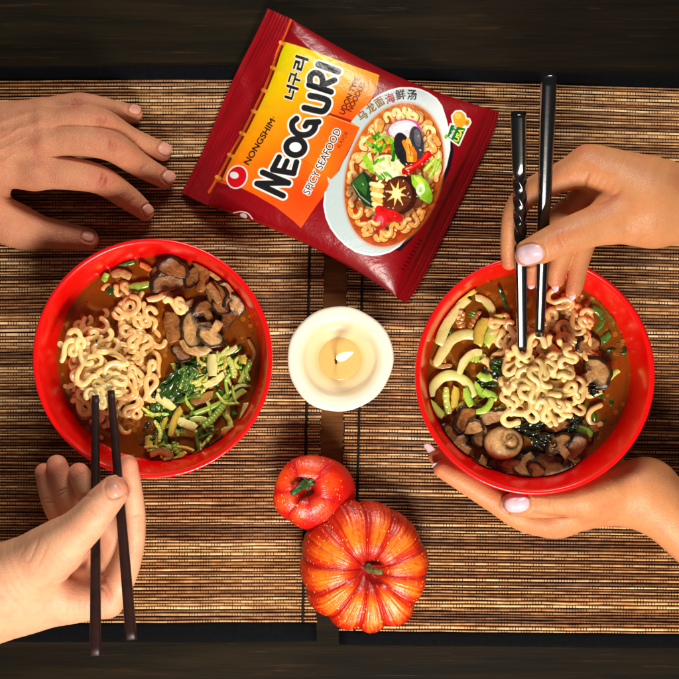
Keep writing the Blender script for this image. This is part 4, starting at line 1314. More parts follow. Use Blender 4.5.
    gs_ = gcr[gi_, gj_] * (1 - wx_) * (1 - wy_) + gcr[gi_ + 1, gj_] * wx_ * (1 - wy_) + gcr[gi_, gj_ + 1] * (1 - wx_) * wy_ + gcr[gi_ + 1, gj_ + 1] * wx_ * wy_
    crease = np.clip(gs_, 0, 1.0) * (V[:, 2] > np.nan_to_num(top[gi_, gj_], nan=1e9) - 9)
    W = P(V[:, 0], V[:, 1], V[:, 2])
    org = np.array([W[:, 0].mean(), W[:, 1].mean(), W[:, 2].min()])
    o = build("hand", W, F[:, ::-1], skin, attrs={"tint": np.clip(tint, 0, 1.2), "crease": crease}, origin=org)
    tag(o, label, "hand", group)
    for nl in nails:
        if len(nl) == 6 and nl[0] == 'top':      # lies on the skin, seen from above
            _, c, dv, L, Wd, lift = nl
            dv = np.array(dv, float); dv /= np.linalg.norm(dv)
            pv = np.array([-dv[1], dv[0]])
            nr, na = 9, 40
            pts = []
            for i in range(nr + 1):
                rho = i / nr
                for j in range(na):
                    a = 2 * math.pi * j / na
                    ca, sa = math.cos(a), math.sin(a)
                    u = math.copysign(abs(ca) ** 0.72, ca) * rho; v = math.copysign(abs(sa) ** 0.72, sa) * rho
                    wd = Wd / 2 * (1 - 0.10 * (u < 0) * u * u - 0.06 * (u > 0) * u * u)
                    x, y = np.array(c) + dv * u * L / 2 + pv * v * wd
                    pts.append((x, y, rho, u, v))
            pts = np.array(pts)
            z = H(pts[:, 0], pts[:, 1])
            # fill from the nail's own quadratic curve so that the plate is even
            ok = ~np.isnan(z)
            A = np.stack([np.ones(len(pts)), pts[:, 3], pts[:, 4], pts[:, 3] ** 2, pts[:, 4] ** 2], 1)
            co, *_ = np.linalg.lstsq(A[ok], z[ok], rcond=None)
            zf = A @ co
            zz = np.where(ok, np.maximum(zf, z) if lift > 0.6 else 0.5 * zf + 0.5 * np.nan_to_num(z), zf) + (lift + 0.35) * (1 - pts[:, 2] ** 8) - 0.5 * pts[:, 2] ** 8
            if lift > 0.6: zz = np.where(ok, 0.5 * np.maximum(zf, np.nan_to_num(z)) + 0.5 * np.nan_to_num(z) + 0.25, zf) + lift * (1 - pts[:, 2] ** 8) - 0.4 * pts[:, 2] ** 8
            NV = P(pts[:, 0], pts[:, 1], zz)
            NF = []
            for i in range(nr):
                for j in range(na):
                    b = (j + 1) % na
                    q = (i * na + j, i * na + b, (i + 1) * na + b, (i + 1) * na + j)
                    NF.append(q)
            NF.append(tuple(range(na))[::-1])
            build("fingernail", NV, NF, nail_mat, parent=o)
        else:                                    # free plate: centre, long axis, outward normal, length, width
            _, c, dv, nv, L, Wd = nl
            dv = np.array(dv, float); dv /= np.linalg.norm(dv)
            nv = np.array(nv, float); nv -= dv * nv.dot(dv); nv /= np.linalg.norm(nv)
            sv = np.cross(dv, nv)
            nu, nw = 14, 12
            layers = []
            for thick in (0.0, -1.1):
                for i in range(nu):
                    u = -1 + 2 * i / (nu - 1)
                    ww = Wd / 2 * math.sqrt(max(1 - abs(u) ** 3.2, 0.02)) 
                    for j in range(nw):
                        v = -1 + 2 * j / (nw - 1)
                        p = np.array(c) + dv * u * L / 2 + sv * v * ww + nv * (-(v * ww) ** 2 / (Wd * 0.95) - 0.05 * L * u * u + thick)
                        layers.append(p)
            pts = np.array(layers)
            NV = P(pts[:, 0], pts[:, 1], pts[:, 2])
            NF = []
            N0 = nu * nw
            for i in range(nu - 1):
                for j in range(nw - 1):
                    a = i * nw + j
                    NF.append((a, a + 1, a + nw + 1, a + nw)); NF.append((N0 + a, N0 + a + nw, N0 + a + nw + 1, N0 + a + 1))
            ring = [j for j in range(nw)] + [i * nw + nw - 1 for i in range(1, nu)] + [(nu - 1) * nw + j for j in range(nw - 2, -1, -1)] + [i * nw for i in range(nu - 2, 0, -1)]
            for a, b in zip(ring, ring[1:] + ring[:1]):
                NF.append((a, N0 + a, N0 + b, b))
            build("fingernail", NV, NF, nail_mat, parent=o)
    return o

crnd = np.random.default_rng(17)
def lines_across(c, dv, half, offs, amp, wd, bow=0.0):
    """a few short creases across a joint"""
    dv = np.array(dv, float); dv /= np.linalg.norm(dv)
    pv = np.array([-dv[1], dv[0]])
    out = []
    for k in offs:
        m = np.array(c) + dv * (k + crnd.normal(0, 0.35)) + pv * half * crnd.normal(0, 0.12)
        hf = half * crnd.uniform(0.55, 1.05)
        b1, b2 = crnd.normal(0, 0.7, 2)
        out.append(([m - pv * hf + dv * crnd.normal(0, 0.6), m - pv * hf * 0.4 + dv * (bow + b1), m + pv * hf * 0.4 + dv * (bow + b2), m + pv * hf + dv * crnd.normal(0, 0.6)], amp * crnd.uniform(0.6, 1.15), wd * crnd.uniform(0.85, 1.3)))
    return out

# resting hand, back of the hand up
dents = []
dents += lines_across((76, 103), (1, .1), 6, (-3, -0.8, 1.4, 3.2), 0.8, 0.8, 1.0) + lines_across((115, 110), (1, .25), 5, (-1.5, 1.2), 0.4, 0.7)
dents += lines_across((101, 121), (1, .25), 7, (-4.2, -1.6, 0.8, 3.0), 0.95, 0.9, 1.2) + lines_across((139, 141), (.9, .4), 6, (-1.6, 1.4), 0.7, 0.8)
dents += lines_across((112, 146), (1, .3), 9, (-5, -2.4, 0.2, 2.8), 1.0, 0.9, 1.4) + lines_across((143, 167), (.8, .5), 7, (-1.6, 1.4), 0.7, 0.8)
dents += lines_across((103, 180), (1, .45), 9, (-5, -2.4, 0.2, 2.8), 1.0, 0.9, 1.4) + lines_across((132, 202), (.8, .65), 6, (-1.4, 1.4), 0.7, 0.8)
dents += lines_across((60, 234), (1, .1), 10, (-3, 0, 3), 0.5, 0.9, 1.0)
dents += [([(-20, 150), (10, 148), (40, 144)], -1.3, 4.5), ([(-20, 138), (10, 131), (38, 123)], -1.1, 4.0), ([(-20, 160), (10, 164), (34, 169)], -1.2, 4.5), ([(-16, 128), (10, 119), (36, 110)], -0.8, 3.5)]
dents += [([(40, 145)], -1.6, 8), ([(40, 123)], -1.4, 7), ([(34, 170)], -1.6, 9), ([(40, 110)], -1.0, 6)]
dents += [([(-10, 143), (8, 136), (20, 128), (30, 131)], -0.9, 1.7), ([(-20, 172), (0, 165), (14, 154), (30, 152)], -0.8, 1.7), ([(-20, 154), (-4, 152), (12, 144), (26, 137)], -0.6, 1.4), ([(4, 186), (18, 192), (26, 200)], 0.7, 1.6), ([(2, 196), (14, 199), (26, 204)], 0.6, 1.2)]
spots = [(76, 103, 9, .7), (101, 121, 10, .8), (113, 146, 11, .8), (103, 181, 12, .9), (36, 170, 14, .5), (42, 146, 12, .4), (140, 114, 9, .5), (166, 153, 10, .5), (168, 180, 10, .5), (147, 212, 10, .6), (92, 238, 14, .8), (24, 202, 10, .7)]
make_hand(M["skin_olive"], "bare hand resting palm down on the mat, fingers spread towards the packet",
    [([(-120, 176, 44, 40), (-60, 172, 44, 40), (-28, 168, 44, 38)], 10),
     ([(-34, 160, 40, 28), (34, 170, 48, 19)], 14), ([(-34, 150, 42, 27), (44, 142, 54, 15.5)], 12), ([(-34, 138, 40, 25), (44, 123, 50, 14)], 12), ([(-36, 130, 34, 26), (40, 111, 41, 12.5)], 12),
     ([(-40, 190, 34, 34), (-6, 214, 30, 24), (22, 228, 26, 19)], 14)],
    [([(34, 170, 48, 18.5), (68, 173, 52, 17), (100, 180, 47, 14.5), (128, 198, 27, 12.2), (145.5, 212, 12.5, 9)], 10),
     ([(44, 142, 54, 15.5), (76, 140, 58, 16), (110, 146, 53, 15), (138, 164, 29, 12.4), (165, 179, 13, 9.8)], 8),
     ([(44, 123, 50, 14), (76, 119, 55, 13.5), (101, 121, 51, 13), (130, 138, 30, 11.3), (162.5, 151.8, 13, 9.6)], 8),
     ([(42, 111, 41, 12.5), (78, 103, 43, 10.6), (105, 107.5, 33, 9.8), (134, 114, 13, 8.9)], 7),
     ([(14, 225, 27, 19), (33, 231, 25, 17), (59, 234.5, 21, 14.6), (88, 239, 15, 11)], 12)],
    dents, spots,
    [('top', (165, 149), (0.88, 0.48), 14, 12.5, 0.25), ('top', (169, 177), (0.8, 0.6), 13, 13, 0.25), ('top', (148, 210), (0.6, 0.8), 11.5, 11, 0.25), ('top', (135, 109.5), (0.96, 0.28), 12, 10, 0.25), ('top', (88, 236.5), (1, 0.25), 13, 11, 0.2)],
    M["nail_natural"], xlim=(-120, 1e9))

# hand holding the dark brown chopsticks
dents = lines_across((97, 510), (.72, -.68), 13, (-6, -3, 0, 3), 0.55, 1.0, 1.0)
dents += [([(26, 566), (34, 552), (40, 534)], 0.45, 1.5), ([(34, 572), (43, 556), (50, 540)], 0.35, 1.5), ([(18, 560), (26, 546), (34, 536)], 0.25, 1.5)]
dents += [([(66, 577), (78, 572), (86, 560), (90, 546)], 2.0, 2.8), ([(101, 573), (108, 585), (113, 603)], 1.1, 1.8), ([(98, 585), (106, 592), (110, 607)], 0.9, 1.4), ([(84, 574), (95, 586), (100, 604)], 1.0, 2.0)]
dents += lines_across((135, 515), (0, 1), 9, (-1, 1.5), 0.5, 0.9) + lines_across((63, 492), (-.3, -1), 10, (-1, 1.5), 0.9, 1.0) + lines_across((87, 494), (-.4, -1), 10, (-1, 1.5), 0.9, 1.0) + lines_across((50, 500), (-.2, -1), 9, (-1, 1.5), 0.9, 1.0)
spots = [(116, 490, 16, .9), (78, 470, 14, .9), (55, 465, 13, .9), (43, 472, 12, .9), (128, 463, 14, .8), (72, 575, 16, .7), (94, 520, 14, .35), (100, 600, 22, .5), (136, 540, 14, .3)]
make_hand(M["skin_fair"], "pale hand holding two dark brown chopsticks, thumb across them",
    [([(-120, 652, 70, 50), (-40, 610, 74, 48), (14, 592, 76, 42)], 10),
     ([(-10, 586, 90, 38), (36, 562, 112, 30), (60, 548, 124, 25)], 18),
     ([(14, 594, 72, 38), (66, 600, 76, 25), (106, 600, 80, 17)], 16), ([(14, 588, 64, 36), (92, 588, 64, 18)], 14), ([(14, 580, 58, 36), (80, 575, 54, 16)], 14)],
    [([(50, 554, 122, 26), (84, 525, 142, 20.5), (101, 505, 148, 18), (114.5, 490.5, 147, 15.4)], 14),
     ([(106, 600, 80, 17), (122, 575, 86, 15), (131, 545, 92, 13.6), (133, 515, 98, 12.6), (130.5, 488, 104, 11.6), (127.5, 465, 107, 10.4)], 8),
     ([(95, 590, 64, 16), (112, 555, 74, 14), (104, 520, 88, 13.5), (90, 495, 98, 13), (79, 474, 102, 11.3)], 6),
     ([(85, 585, 58, 15), (90, 545, 66, 13), (70, 500, 82, 12.5), (57, 465.5, 90, 10.8)], 6),
     ([(75, 580, 54, 14), (74, 545, 58, 12), (54, 505, 70, 11.5), (44.5, 473, 76, 10)], 6)],
    dents, spots,
    [('top', (117, 487.5), (0.9, -0.42), 23, 19, 0.15)], M["nail_natural"], xlim=(-120, 1e9))

# hand holding the black chopsticks
dents = lines_across((561, 239), (-.92, .38), 11, (-5, -2, 1), 0.45, 0.9, 1.0)
dents += [([(589, 172), (586, 181), (585, 190)], 1.2, 1.6), ([(561, 190), (563, 196), (568, 201)], 1.2, 1.6), ([(592, 205), (604, 203), (616, 195), (624, 188)], 1.0, 3.0), ([(592, 163), (600, 170), (610, 174)], -0.8, 5)]
dents += [([(636, 241), (646, 236), (654, 234)], 0.35, 1.3)]
dents += lines_across((513, 216), (-.2, 1), 9, (-2, 1), 0.4, 0.9)
spots = [(586, 155, 16, .5), (561, 240, 12, .5), (509, 265, 12, .9), (532, 278, 12, .9), (557, 282, 14, .7), (573, 290, 14, .7), (600, 200, 16, .6), (552, 180, 14, .4), (565, 205, 14, .6)]
make_hand(M["skin_tan"], "tanned hand with pale polished nails holding two black chopsticks over the bowl",
    [([(810, 214, 120, 42), (730, 208, 140, 40), (680, 206, 150, 39), (650, 203, 156, 41)], 10),
     ([(654, 196, 156, 38), (606, 172, 160, 25), (588, 164, 160, 18)], 14), ([(650, 204, 146, 36), (605, 184, 146, 20)], 14), ([(650, 216, 156, 29), (616, 220, 170, 21)], 14)],
    [([(590, 166, 160, 19), (560, 178, 158, 15.5), (531, 192, 152, 13.2), (514.5, 212, 144, 11), (509.5, 240, 136, 9.2), (509.3, 262, 130, 8.2)], 10),
     ([(602, 186, 146, 17), (575, 205, 140, 13.5), (553, 224, 134, 12), (540, 246, 130, 10.5), (533.5, 268, 126, 9.2), (532, 278, 124, 8.4)], 6),
     ([(604, 200, 138, 16), (580, 222, 134, 13), (566, 246, 131, 11.8), (558, 268, 129, 10.2), (556, 279, 127, 9.2)], 6),
     ([(608, 208, 132, 15), (590, 230, 129, 12), (580.5, 258, 127, 10.2), (575.5, 282, 125, 9.0), (573.5, 290, 124, 8.2)], 6),
     ([(620, 218, 168, 21), (592, 227, 177, 20), (566, 236.5, 182, 18), (545, 246, 182, 16.2), (528.5, 253, 178, 13.6)], 14)],
    dents, spots,
    [('top', (529.5, 255), (-0.95, 0.24), 29, 21, 0.62),
     ('side', (551.5, 283, 131), (0.25, 0.95, -0.15), (-0.75, 0.1, 0.65), 21, 12), ('side', (569, 291, 129), (0.12, 0.97, -0.15), (-0.72, 0.15, 0.68), 21, 12), ('side', (530, 284, 127), (0.05, 1, -0.2), (-0.4, 0.5, 0.75), 11, 9)],
    M["nail_polish"], xlim=(-1e9, 800))

# hand holding up the right bowl
dents = lines_across((552, 503), (-1, .05), 9, (-4, -1, 2), 0.4, 0.9, 1.0)
dents += [([(620, 518), (610, 520), (600, 522)], 0.5, 1.5), ([(585, 518), (565, 516), (545, 514), (530, 512)], 1.5, 1.8), ([(546, 530)], -1.2, 8), ([(640, 478), (646, 490), (648, 505)], -0.7, 6)]
dents += lines_across((500, 508), (-.85, -.5), 8, (-1, 1.5), 0.35, 0.9)
spots = [(438, 468, 12, .8), (546, 526, 16, .5), (516, 503, 14, .5), (432, 454, 10, .8), (598, 520, 18, .4), (497, 505, 12, .3)]
make_hand(M["skin_tan"], "tanned hand with pale polished nails cupping the red bowl from below",
    [([(800, 636, 52, 36), (735, 572, 60, 33), (688, 530.5, 64, 30), (650, 497, 66, 31)], 10),
     ([(650, 498, 66, 30), (604, 502, 68, 25), (560, 518, 62, 18)], 14), ([(645, 488, 56, 29), (590, 497, 44, 21)], 14),
     ([(640, 488, 72, 26), (606, 494, 84, 21), (590, 499, 90, 18)], 14)],
    [([(560, 518, 62, 18), (545, 521, 66, 16), (522, 516.5, 74, 14.4), (495, 500.5, 82, 12.6), (464, 481.5, 86, 11), (442, 469, 86, 9)], 10),
     ([(566, 508, 52, 16), (505, 499, 66, 12), (462, 473.5, 72, 11), (437, 456, 74, 8.8)], 6),
     ([(606, 490, 34, 18), (575, 462, 16, 9.5), (545, 428, 12.6, 8.6), (520, 400, 12.4, 8)], 8),
     ([(620, 480, 34, 16), (596, 440, 16, 9), (570, 405, 12.4, 8), (548, 385, 12.2, 7.5)], 8),
     ([(606, 496, 84, 20), (590, 500, 92, 17), (553, 503.5, 100, 14.4), (531, 504, 103, 13.6), (515, 504, 103, 12)], 10)],
    dents, spots,
    [('top', (515.5, 503), (-1, 0.03), 28, 20, 0.62),
     ('side', (430, 452.5, 78), (-0.66, -0.74, 0.0), (-0.62, 0.45, 0.65), 20, 11), ('side', (437.5, 471, 89), (-0.66, -0.74, 0.0), (-0.62, 0.5, 0.6), 18, 11)],
    M["nail_polish"], xlim=(-1e9, 790))

# ------------------------------------------------------------------ what is in the soup
fr = np.random.default_rng(31)
def fit(V):
    """keep food inside the bowl it lies in"""
    V = np.array(V, float)
    B = LB if V[:, 0].mean() < 0 else RB
    cx, cy, _ = P(*B["c"], B["rim"])
    R = 120.0 * (D - B["rim"]) / D
    k = (V[:, 2] - B["base"]) / (B["rim"] - B["base"])
    V[:, 2] = np.maximum(V[:, 2], B["base"] + 0.2 * (B["rim"] - B["base"]))
    lim = R * np.interp(k, [0.10, 0.11, 0.16, 0.26, 0.40, 0.53, 0.72, 0.86, 0.965], [0.2, 0.4, 0.58, 0.72, 0.82, 0.875, 0.905, 0.93, 0.952]) - 1.2
    r = np.hypot(V[:, 0] - cx, V[:, 1] - cy)
    q = np.where((r > lim) & (k < 1.0), lim / np.maximum(r, 1e-6), 1.0)
    V[:, 0] = cx + (V[:, 0] - cx) * q
    V[:, 1] = cy + (V[:, 1] - cy) * q
    return V
def noodle(c, L, th, rad, z, mat, label, group, om=None, lam=None, drift=0.0, zamp=2.0, dz=0.0, inside=None):
    n = max(int(L / 2.2), 12)
    s = np.linspace(0, L, n)
    om = fr.uniform(1.35, 2.15) if om is None else om
    lam = fr.uniform(36, 66) if lam is None else lam * 1.35
    a = th + om * np.sin(2 * math.pi * (s / lam + fr.uniform())) + 0.6 * np.sin(2 * math.pi * (s / (lam * 0.57) + fr.uniform())) * fr.uniform(0, 1) + (drift + fr.normal(0, 0.008)) * (s - L / 2)
    p = np.cumsum(np.stack([np.cos(a), np.sin(a)], 1) * (L / n), 0)
    p += np.array(c) - p.mean(0)
    if inside is not None:
        ok = [inside(q) for q in p]
        best, cur = (0, 0), None
        for i, v in enumerate(ok + [False]):
            if v and cur is None: cur = i
            if not v and cur is not None:
                if i - cur > best[1] - best[0]: best = (cur, i)
                cur = None
        if (best[1] - best[0]) < max(9, 0.55 * n): return None
        p = p[best[0]:best[1]]; s = s[best[0]:best[1]]; n = len(p)
    zz = z + zamp * np.sin(2 * math.pi * (s / lam * fr.uniform(0.8, 1.3) + fr.uniform())) + dz * np.linspace(-0.5, 0.5, n)
    V, F = sweep(P(p[:, 0], p[:, 1], zz), rad * 1.08 * (1 + 0.05 * np.sin(s * 0.7)), rad * 0.9, 10, roll=0.5 * np.sin(s * 0.11 + th))
    o = build("noodle", fit(V), F, mat)
    return tag(o, label, "noodle", group)
def in_ell(c, rx, ry, k=1.0):
    return lambda q: ((q[0] - c[0]) / rx) ** 2 + ((q[1] - c[1]) / ry) ** 2 < k * k
def fill_noodles(count, region, zlo, zhi, mat, label, group, inside, L=(36, 90), rad=(2.35, 2.75), zamp=2.2):
    k, tries = 0, 0
    while k < count and tries < count * 60:
        tries += 1
        c = region()
        z = zlo + (zhi - zlo) * (k / max(count - 1, 1))
        if noodle(c, fr.uniform(*L), fr.uniform(0, 6.28), fr.uniform(*rad), z, mat, label, group, inside=inside, zamp=zamp):
            k += 1

bl = in_ell((158, 361), 98, 98)
def reg_l():
    while True:
        p = (fr.uniform(60, 168), fr.uniform(280, 455))
        x, y = p
        if y < 300 and x > 150: continue
        if y > 400 and x > 135: continue
        if y > 360 and x > 150: continue
        return p
soak_l = in_ell((112, 372), 62, 90)
gl = "noodles in the soup of the flat standing bowl"
fill_noodles(50, reg_l, ZL - 9, ZL - 0.5, M["noodle_soaked"], "soaked wavy noodle under the broth of the bowl standing on the mat", "soaked noodles of the bowl on the mat", lambda q: soak_l(q) and bl(q))
fill_noodles(34, reg_l, ZL - 3, ZL + 6, M["noodle"], "wavy noodle lying in the bowl that stands on the mat", gl, lambda q: in_ell((114, 355), 54, 74)(q) and bl(q))
def reg_l2(): return (fr.uniform(128, 150), fr.uniform(300, 345))
fill_noodles(7, reg_l2, ZL + 3, ZL + 9, M["noodle"], "wavy noodle lying in the bowl that stands on the mat", gl, in_ell((138, 325), 26, 30), L=(60, 100))
noodle((150, 388), 62, 0.2, 2.9, ZL + 4, M["noodle"], "looped pale noodle beside the chopped greens", None, om=2.0, lam=48)
noodle((178, 305), 58, -0.5, 2.9, ZL + 12, M["noodle_pale"], "curled noodle resting on the dark mushroom slices", None, om=1.9, lam=30)
# strands lifted between the dark brown chopsticks
gl2 = "noodles lifted by the dark brown chopsticks"
fill_noodles(19, lambda: (fr.uniform(72, 118), fr.uniform(335, 390)), ZL + 12, ZL + 42, M["noodle_pale"], "pale wavy noodle lifted at the tips of the dark brown chopsticks", gl2, in_ell((95, 362), 40, 42), L=(60, 120), zamp=3)
noodle((100, 398), 60, -0.6, 2.9, ZL + 46, M["noodle_pale"], "pale noodle looped round the tips of the dark brown chopsticks", None, om=2.1, lam=34)

br = in_ell((528, 378), 98, 98)
gr = "noodles in the soup of the held bowl"
def reg_r():
    k = fr.uniform()
    if k < 0.55: return (fr.uniform(545, 592), fr.uniform(296, 350))
    if k < 0.8: return (fr.uniform(575, 598), fr.uniform(350, 420))
    return (fr.uniform(494, 530), fr.uniform(305, 370))
fill_noodles(30, reg_r, ZR - 9, ZR - 1, M["noodle_soaked"], "soaked wavy noodle under the broth of the held bowl", "soaked noodles of the held bowl", br, L=(30, 62))
fill_noodles(34, reg_r, ZR - 4, ZR + 5, M["noodle"], "wavy noodle lying in the bowl that is held up", gr, lambda q: br(q) and q[0] < 602, L=(28, 58))
gr2 = "noodles lifted by the black chopsticks"
fill_noodles(32, lambda: (fr.uniform(508, 572), fr.uniform(342, 415)), ZR + 4, ZR + 32, M["noodle_pale"], "pale wavy noodle in the heap under the black chopsticks", gr2, in_ell((541, 381), 45, 46), L=(60, 125), zamp=2.6)
noodle((517, 414), 66, 1.5, 2.9, ZR + 26, M["noodle_pale"], "long noodle loop hanging from the heap towards the button mushroom", None, om=1.7, lam=60)
noodle((530, 346), 60, 0.1, 2.9, ZR + 35, M["noodle_pale"], "noodle bent over the tips of the black chopsticks", None, om=1.4, lam=52)

def rot(ax, ang):
    c, s = math.cos(ang), math.sin(ang)
    return np.array({'x': [[1, 0, 0], [0, c, -s], [0, s, c]], 'y': [[c, 0, s], [0, 1, 0], [-s, 0, c]], 'z': [[c, -s, 0], [s, c, 0], [0, 0, 1]]}[ax])

def mushroom(c, z, size, yaw, tilt, mats, label, group=None, stem=True, thick=5.0, squash=1.0, gill=True, seed=0):
    """a slice through cap and stem: dark skin round a tan cut face"""
    r = np.random.default_rng(seed + int(c[0] * 7 + c[1]))
    na = 64
    th = np.linspace(0, 2 * math.pi, na, endpoint=False)
    bu, bd = 0.78 * squash, 0.34
    cx_, sy_ = np.cos(th), np.sin(th)
    b = np.where(sy_ > 0, bu, bd)
    rc = 1 / np.sqrt(cx_ ** 2 + (sy_ / b) ** 2)
    if stem:
        hw, hl = 0.27, 0.86
        rs = np.where(sy_ < 0, np.minimum(hw / np.maximum(np.abs(cx_), 1e-3), hl / np.maximum(-sy_, 1e-3)), 0)
        # rounded stem end
        rs = np.where(rs > 0, 1 / ((1 / np.maximum(rs, 1e-3)) ** 1), 0)
        rc = (rc ** 6 + rs ** 6) ** (1 / 6)
    ir = 0.8 if stem else 1.3
    rc *= 1 + ir * (0.06 * np.sin(2 * th + r.uniform(0, 6)) + 0.05 * np.sin(3 * th + r.uniform(0, 6)) + 0.035 * np.sin(5 * th + r.uniform(0, 6)) + 0.02 * np.sin(9 * th + r.uniform(0, 6)))
    S = size / 2
    rho = [0.0, 0.2, 0.4, 0.58, 0.72, 0.82, 0.90, 0.96, 1.0]
    V, sk, gi = [], [], []
    ph = r.uniform(0, 6); bend = r.uniform(-2.0, 2.0)
    def hz(x, y): return 0.7 * math.sin(x * 2.4 + ph) * math.cos(y * 3 + ph) + 0.2 * math.sin(x * 6 + ph * 2) * math.sin(y * 5) + bend * (x * y) - 0.8 * x * x
    for side in (1, -1):
        for k in rho:
            for i in range(na):
                x, y = rc[i] * k * cx_[i], rc[i] * k * sy_[i]
                zz = hz(x, y) + side * thick / 2 * (1 - max(0, (k - 0.8) / 0.2) ** 2 * 0.45)
                g_ = 0.0
                if gill and 0.26 < abs(x) < 0.93 and k < 0.98:
                    yc = -0.06 - 0.10 * (1 - abs(x))
                    g_ = math.exp(-((y - yc) / 0.17) ** 2)
                    if side == 1: zz -= 1.8 * g_ * (0.65 + 0.35 * math.sin(x * 46))
                    g_ *= 0.75 + 0.25 * math.sin(x * 46)
                s_ = np.clip((k - 0.70) / 0.12, 0, 1) * (0.15 if (stem and y < -0.36) else 1.0)
                V.append((x * S, y * S, zz)); sk.append(s_ if side == 1 else 1.0); gi.append(g_)
    V = np.array(V)
    F = []
    nr = len(rho)
    for sd in (0, 1):
        o = sd * nr * na
        for k in range(nr - 1):
            for i in range(na):
                j = (i + 1) % na
                f = (o + k * na + i, o + (k + 1) * na + i, o + (k + 1) * na + j, o + k * na + j)
                F.append(f if sd == 0 else f[::-1])
    for i in range(na):
        j = (i + 1) % na
        F.append(((nr - 1) * na + i, nr * na + (nr - 1) * na + i, nr * na + (nr - 1) * na + j, (nr - 1) * na + j))
    R = rot('z', yaw) @ rot('x', tilt[0]) @ rot('y', tilt[1])
    V = V @ R.T
    o = build("mushroom_slice", fit(V + P(*c, z)), F, M["mushroom"], attrs={"skin": sk, "gill": gi, "tone": np.full(len(V), mats + r.uniform(-0.12, 0.12))})
    return tag(o, label, "mushroom", group)

def strip(pts, z, w, t, mat, label, cat, group=None, camber=0.25, name="vegetable_strip", roll=0.0, taper=0.7, ridges=0, dz=0.0):
    p = catmull(pts, 26 if not ridges else 60)
    n = len(p)
    k = np.linspace(0, 1, n)
    ww = w * (taper + (1 - taper) * np.sin(np.pi * k) ** 0.6)
    zz = z + dz * (k - 0.5) + 0.5 * np.sin(k * 5 + pts[0][0])
    if ridges:
        zz = zz + 0.32 * np.sin(k * 2 * math.pi * ridges * 1.6)
    ww = ww * (1 + 0.06 * np.sin(k * 11 + pts[0][1]) + 0.04 * np.sin(k * 23 + pts[0][0]))
    ns_ = 20
    V, F = sweep(P(p[:, 0], p[:, 1], zz), ww / 2, t / 2, ns_, cap='flat', camber=camber, power=4.0, roll=roll)
    # ends cut on a slant
    th = np.linspace(0, 2 * math.pi, ns_, endpoint=False)
    T0 = V[ns_:2 * ns_].mean(0) - V[:ns_].mean(0); T0 /= np.linalg.norm(T0)
    sl = math.sin(pts[0][0] * 12.9 + pts[0][1] * 7.3)
    V[:ns_] += np.outer(np.cos(th) * sl * w * 0.22, T0); V[-ns_:] += np.outer(np.cos(th) * -sl * w * 0.2, T0)
    cth = np.tile(np.cos(th), n)
    across = np.clip((cth * (1 if sl > 0 else -1) + 0.1) * 0.9 + (np.abs(cth) > 0.9) * 0.2, 0, 1)
    nn = len(V)
    tn = 0.15 if mat.name.endswith("brown") else (0.9 if mat.name.endswith("pale") else 0.5)
    o = build(name, fit(V), F, M["mushroom"] if mat.name.startswith("mushroom") else mat, attrs={"across": across, "skin": np.clip((np.abs(cth) - 0.75) * 4, 0, 1), "gill": np.zeros(nn), "tone": np.full(nn, tn)})
    return tag(o, label, cat, group)

def leaf(c, z, L, W, yaw, mat, label, group=None, curl=3.0, seed=0, cat="leaf", name="leaf_piece"):
    r = np.random.default_rng(seed + int(c[0] * 13 + c[1] * 3))
    nu, nv = 26, 18
    V = []
    ph = r.uniform(0, 6, 4)
    for lay in (0, 1):
        for i in range(nu):
            u = -1 + 2 * i / (nu - 1)
            wv = W / 2 * max(1 - abs(u) ** 2.4, 0.03) ** 0.6 * (1 + 0.16 * math.sin(5 * u + ph[0]))
            for j in range(nv):
                v = -1 + 2 * j / (nv - 1)
                x = u * L / 2 + 0.08 * L * math.sin(3 * v + ph[1]) * abs(u)
                y = v * wv * (1 + 0.12 * math.sin(9 * u + ph[2]))
                zz = curl * (0.55 * math.sin(4.2 * u + ph[1]) * math.cos(3.4 * v + ph[2]) + 0.30 * math.sin(9 * v + 5 * u + ph[3]) - 0.35 * v * v) - 0.9 * math.exp(-(v / 0.12) ** 2)
                V.append((x, y, zz - 0.9 * lay))
    V = np.array(V) @ rot('z', yaw).T
    F = []
    N0 = nu * nv
    for i in range(nu - 1):
        for j in range(nv - 1):
            a = i * nv + j
            F.append((a, a + nv, a + nv + 1, a + 1)); F.append((N0 + a, N0 + a + 1, N0 + a + nv + 1, N0 + a + nv))
    ring = [j for j in range(nv)] + [i * nv + nv - 1 for i in range(1, nu)] + [(nu - 1) * nv + j for j in range(nv - 2, -1, -1)] + [i * nv for i in range(nu - 2, 0, -1)]
    for a, b in zip(ring, ring[1:] + ring[:1]): F.append((a, b, N0 + b, N0 + a))
    o = build(name, fit(V + P(*c, z)), F, mat)
    return tag(o, label, cat, group)

FACE, PALE, BRN = 0.6, 0.92, 0.22
# flat standing bowl: mushrooms along the upper right
mushroom((168, 286), ZL - 1, 40, 0.2, (0.25, 0.1), BRN, "broad brown mushroom slab under the round slice near the top rim", stem=False, squash=1.1, gill=False)
mushroom((172, 271), ZL + 6, 31, -0.3, (0.15, 0.15), BRN, "round reddish brown mushroom slice nearest the top rim of its bowl", stem=False, squash=1.25, gill=False)
strip([(196, 262), (203, 268), (204, 280), (199, 292)], ZL + 4, 11, 7, M["mushroom_brown"], "curled brown mushroom strip standing right of the round slice", "mushroom", name="mushroom_strip")
strip([(207, 270), (216, 275), (225, 284), (231, 290)], ZL + 2, 9, 6, M["mushroom_pale"], "pale edged mushroom strip lying along the upper right wall of the bowl on the mat", "mushroom", name="mushroom_strip")
mushroom((214, 295), ZL + 2, 42, -1.05, (0.3, -0.2), BRN, "large leaning brown mushroom slab at the upper right of the flat standing bowl", stem=False, squash=0.8, gill=False)
strip([(208, 284), (214, 292), (220, 303)], ZL + 7, 9, 6, M["mushroom_face"], "tan mushroom strip on top of the large leaning slab", "mushroom", name="mushroom_strip")
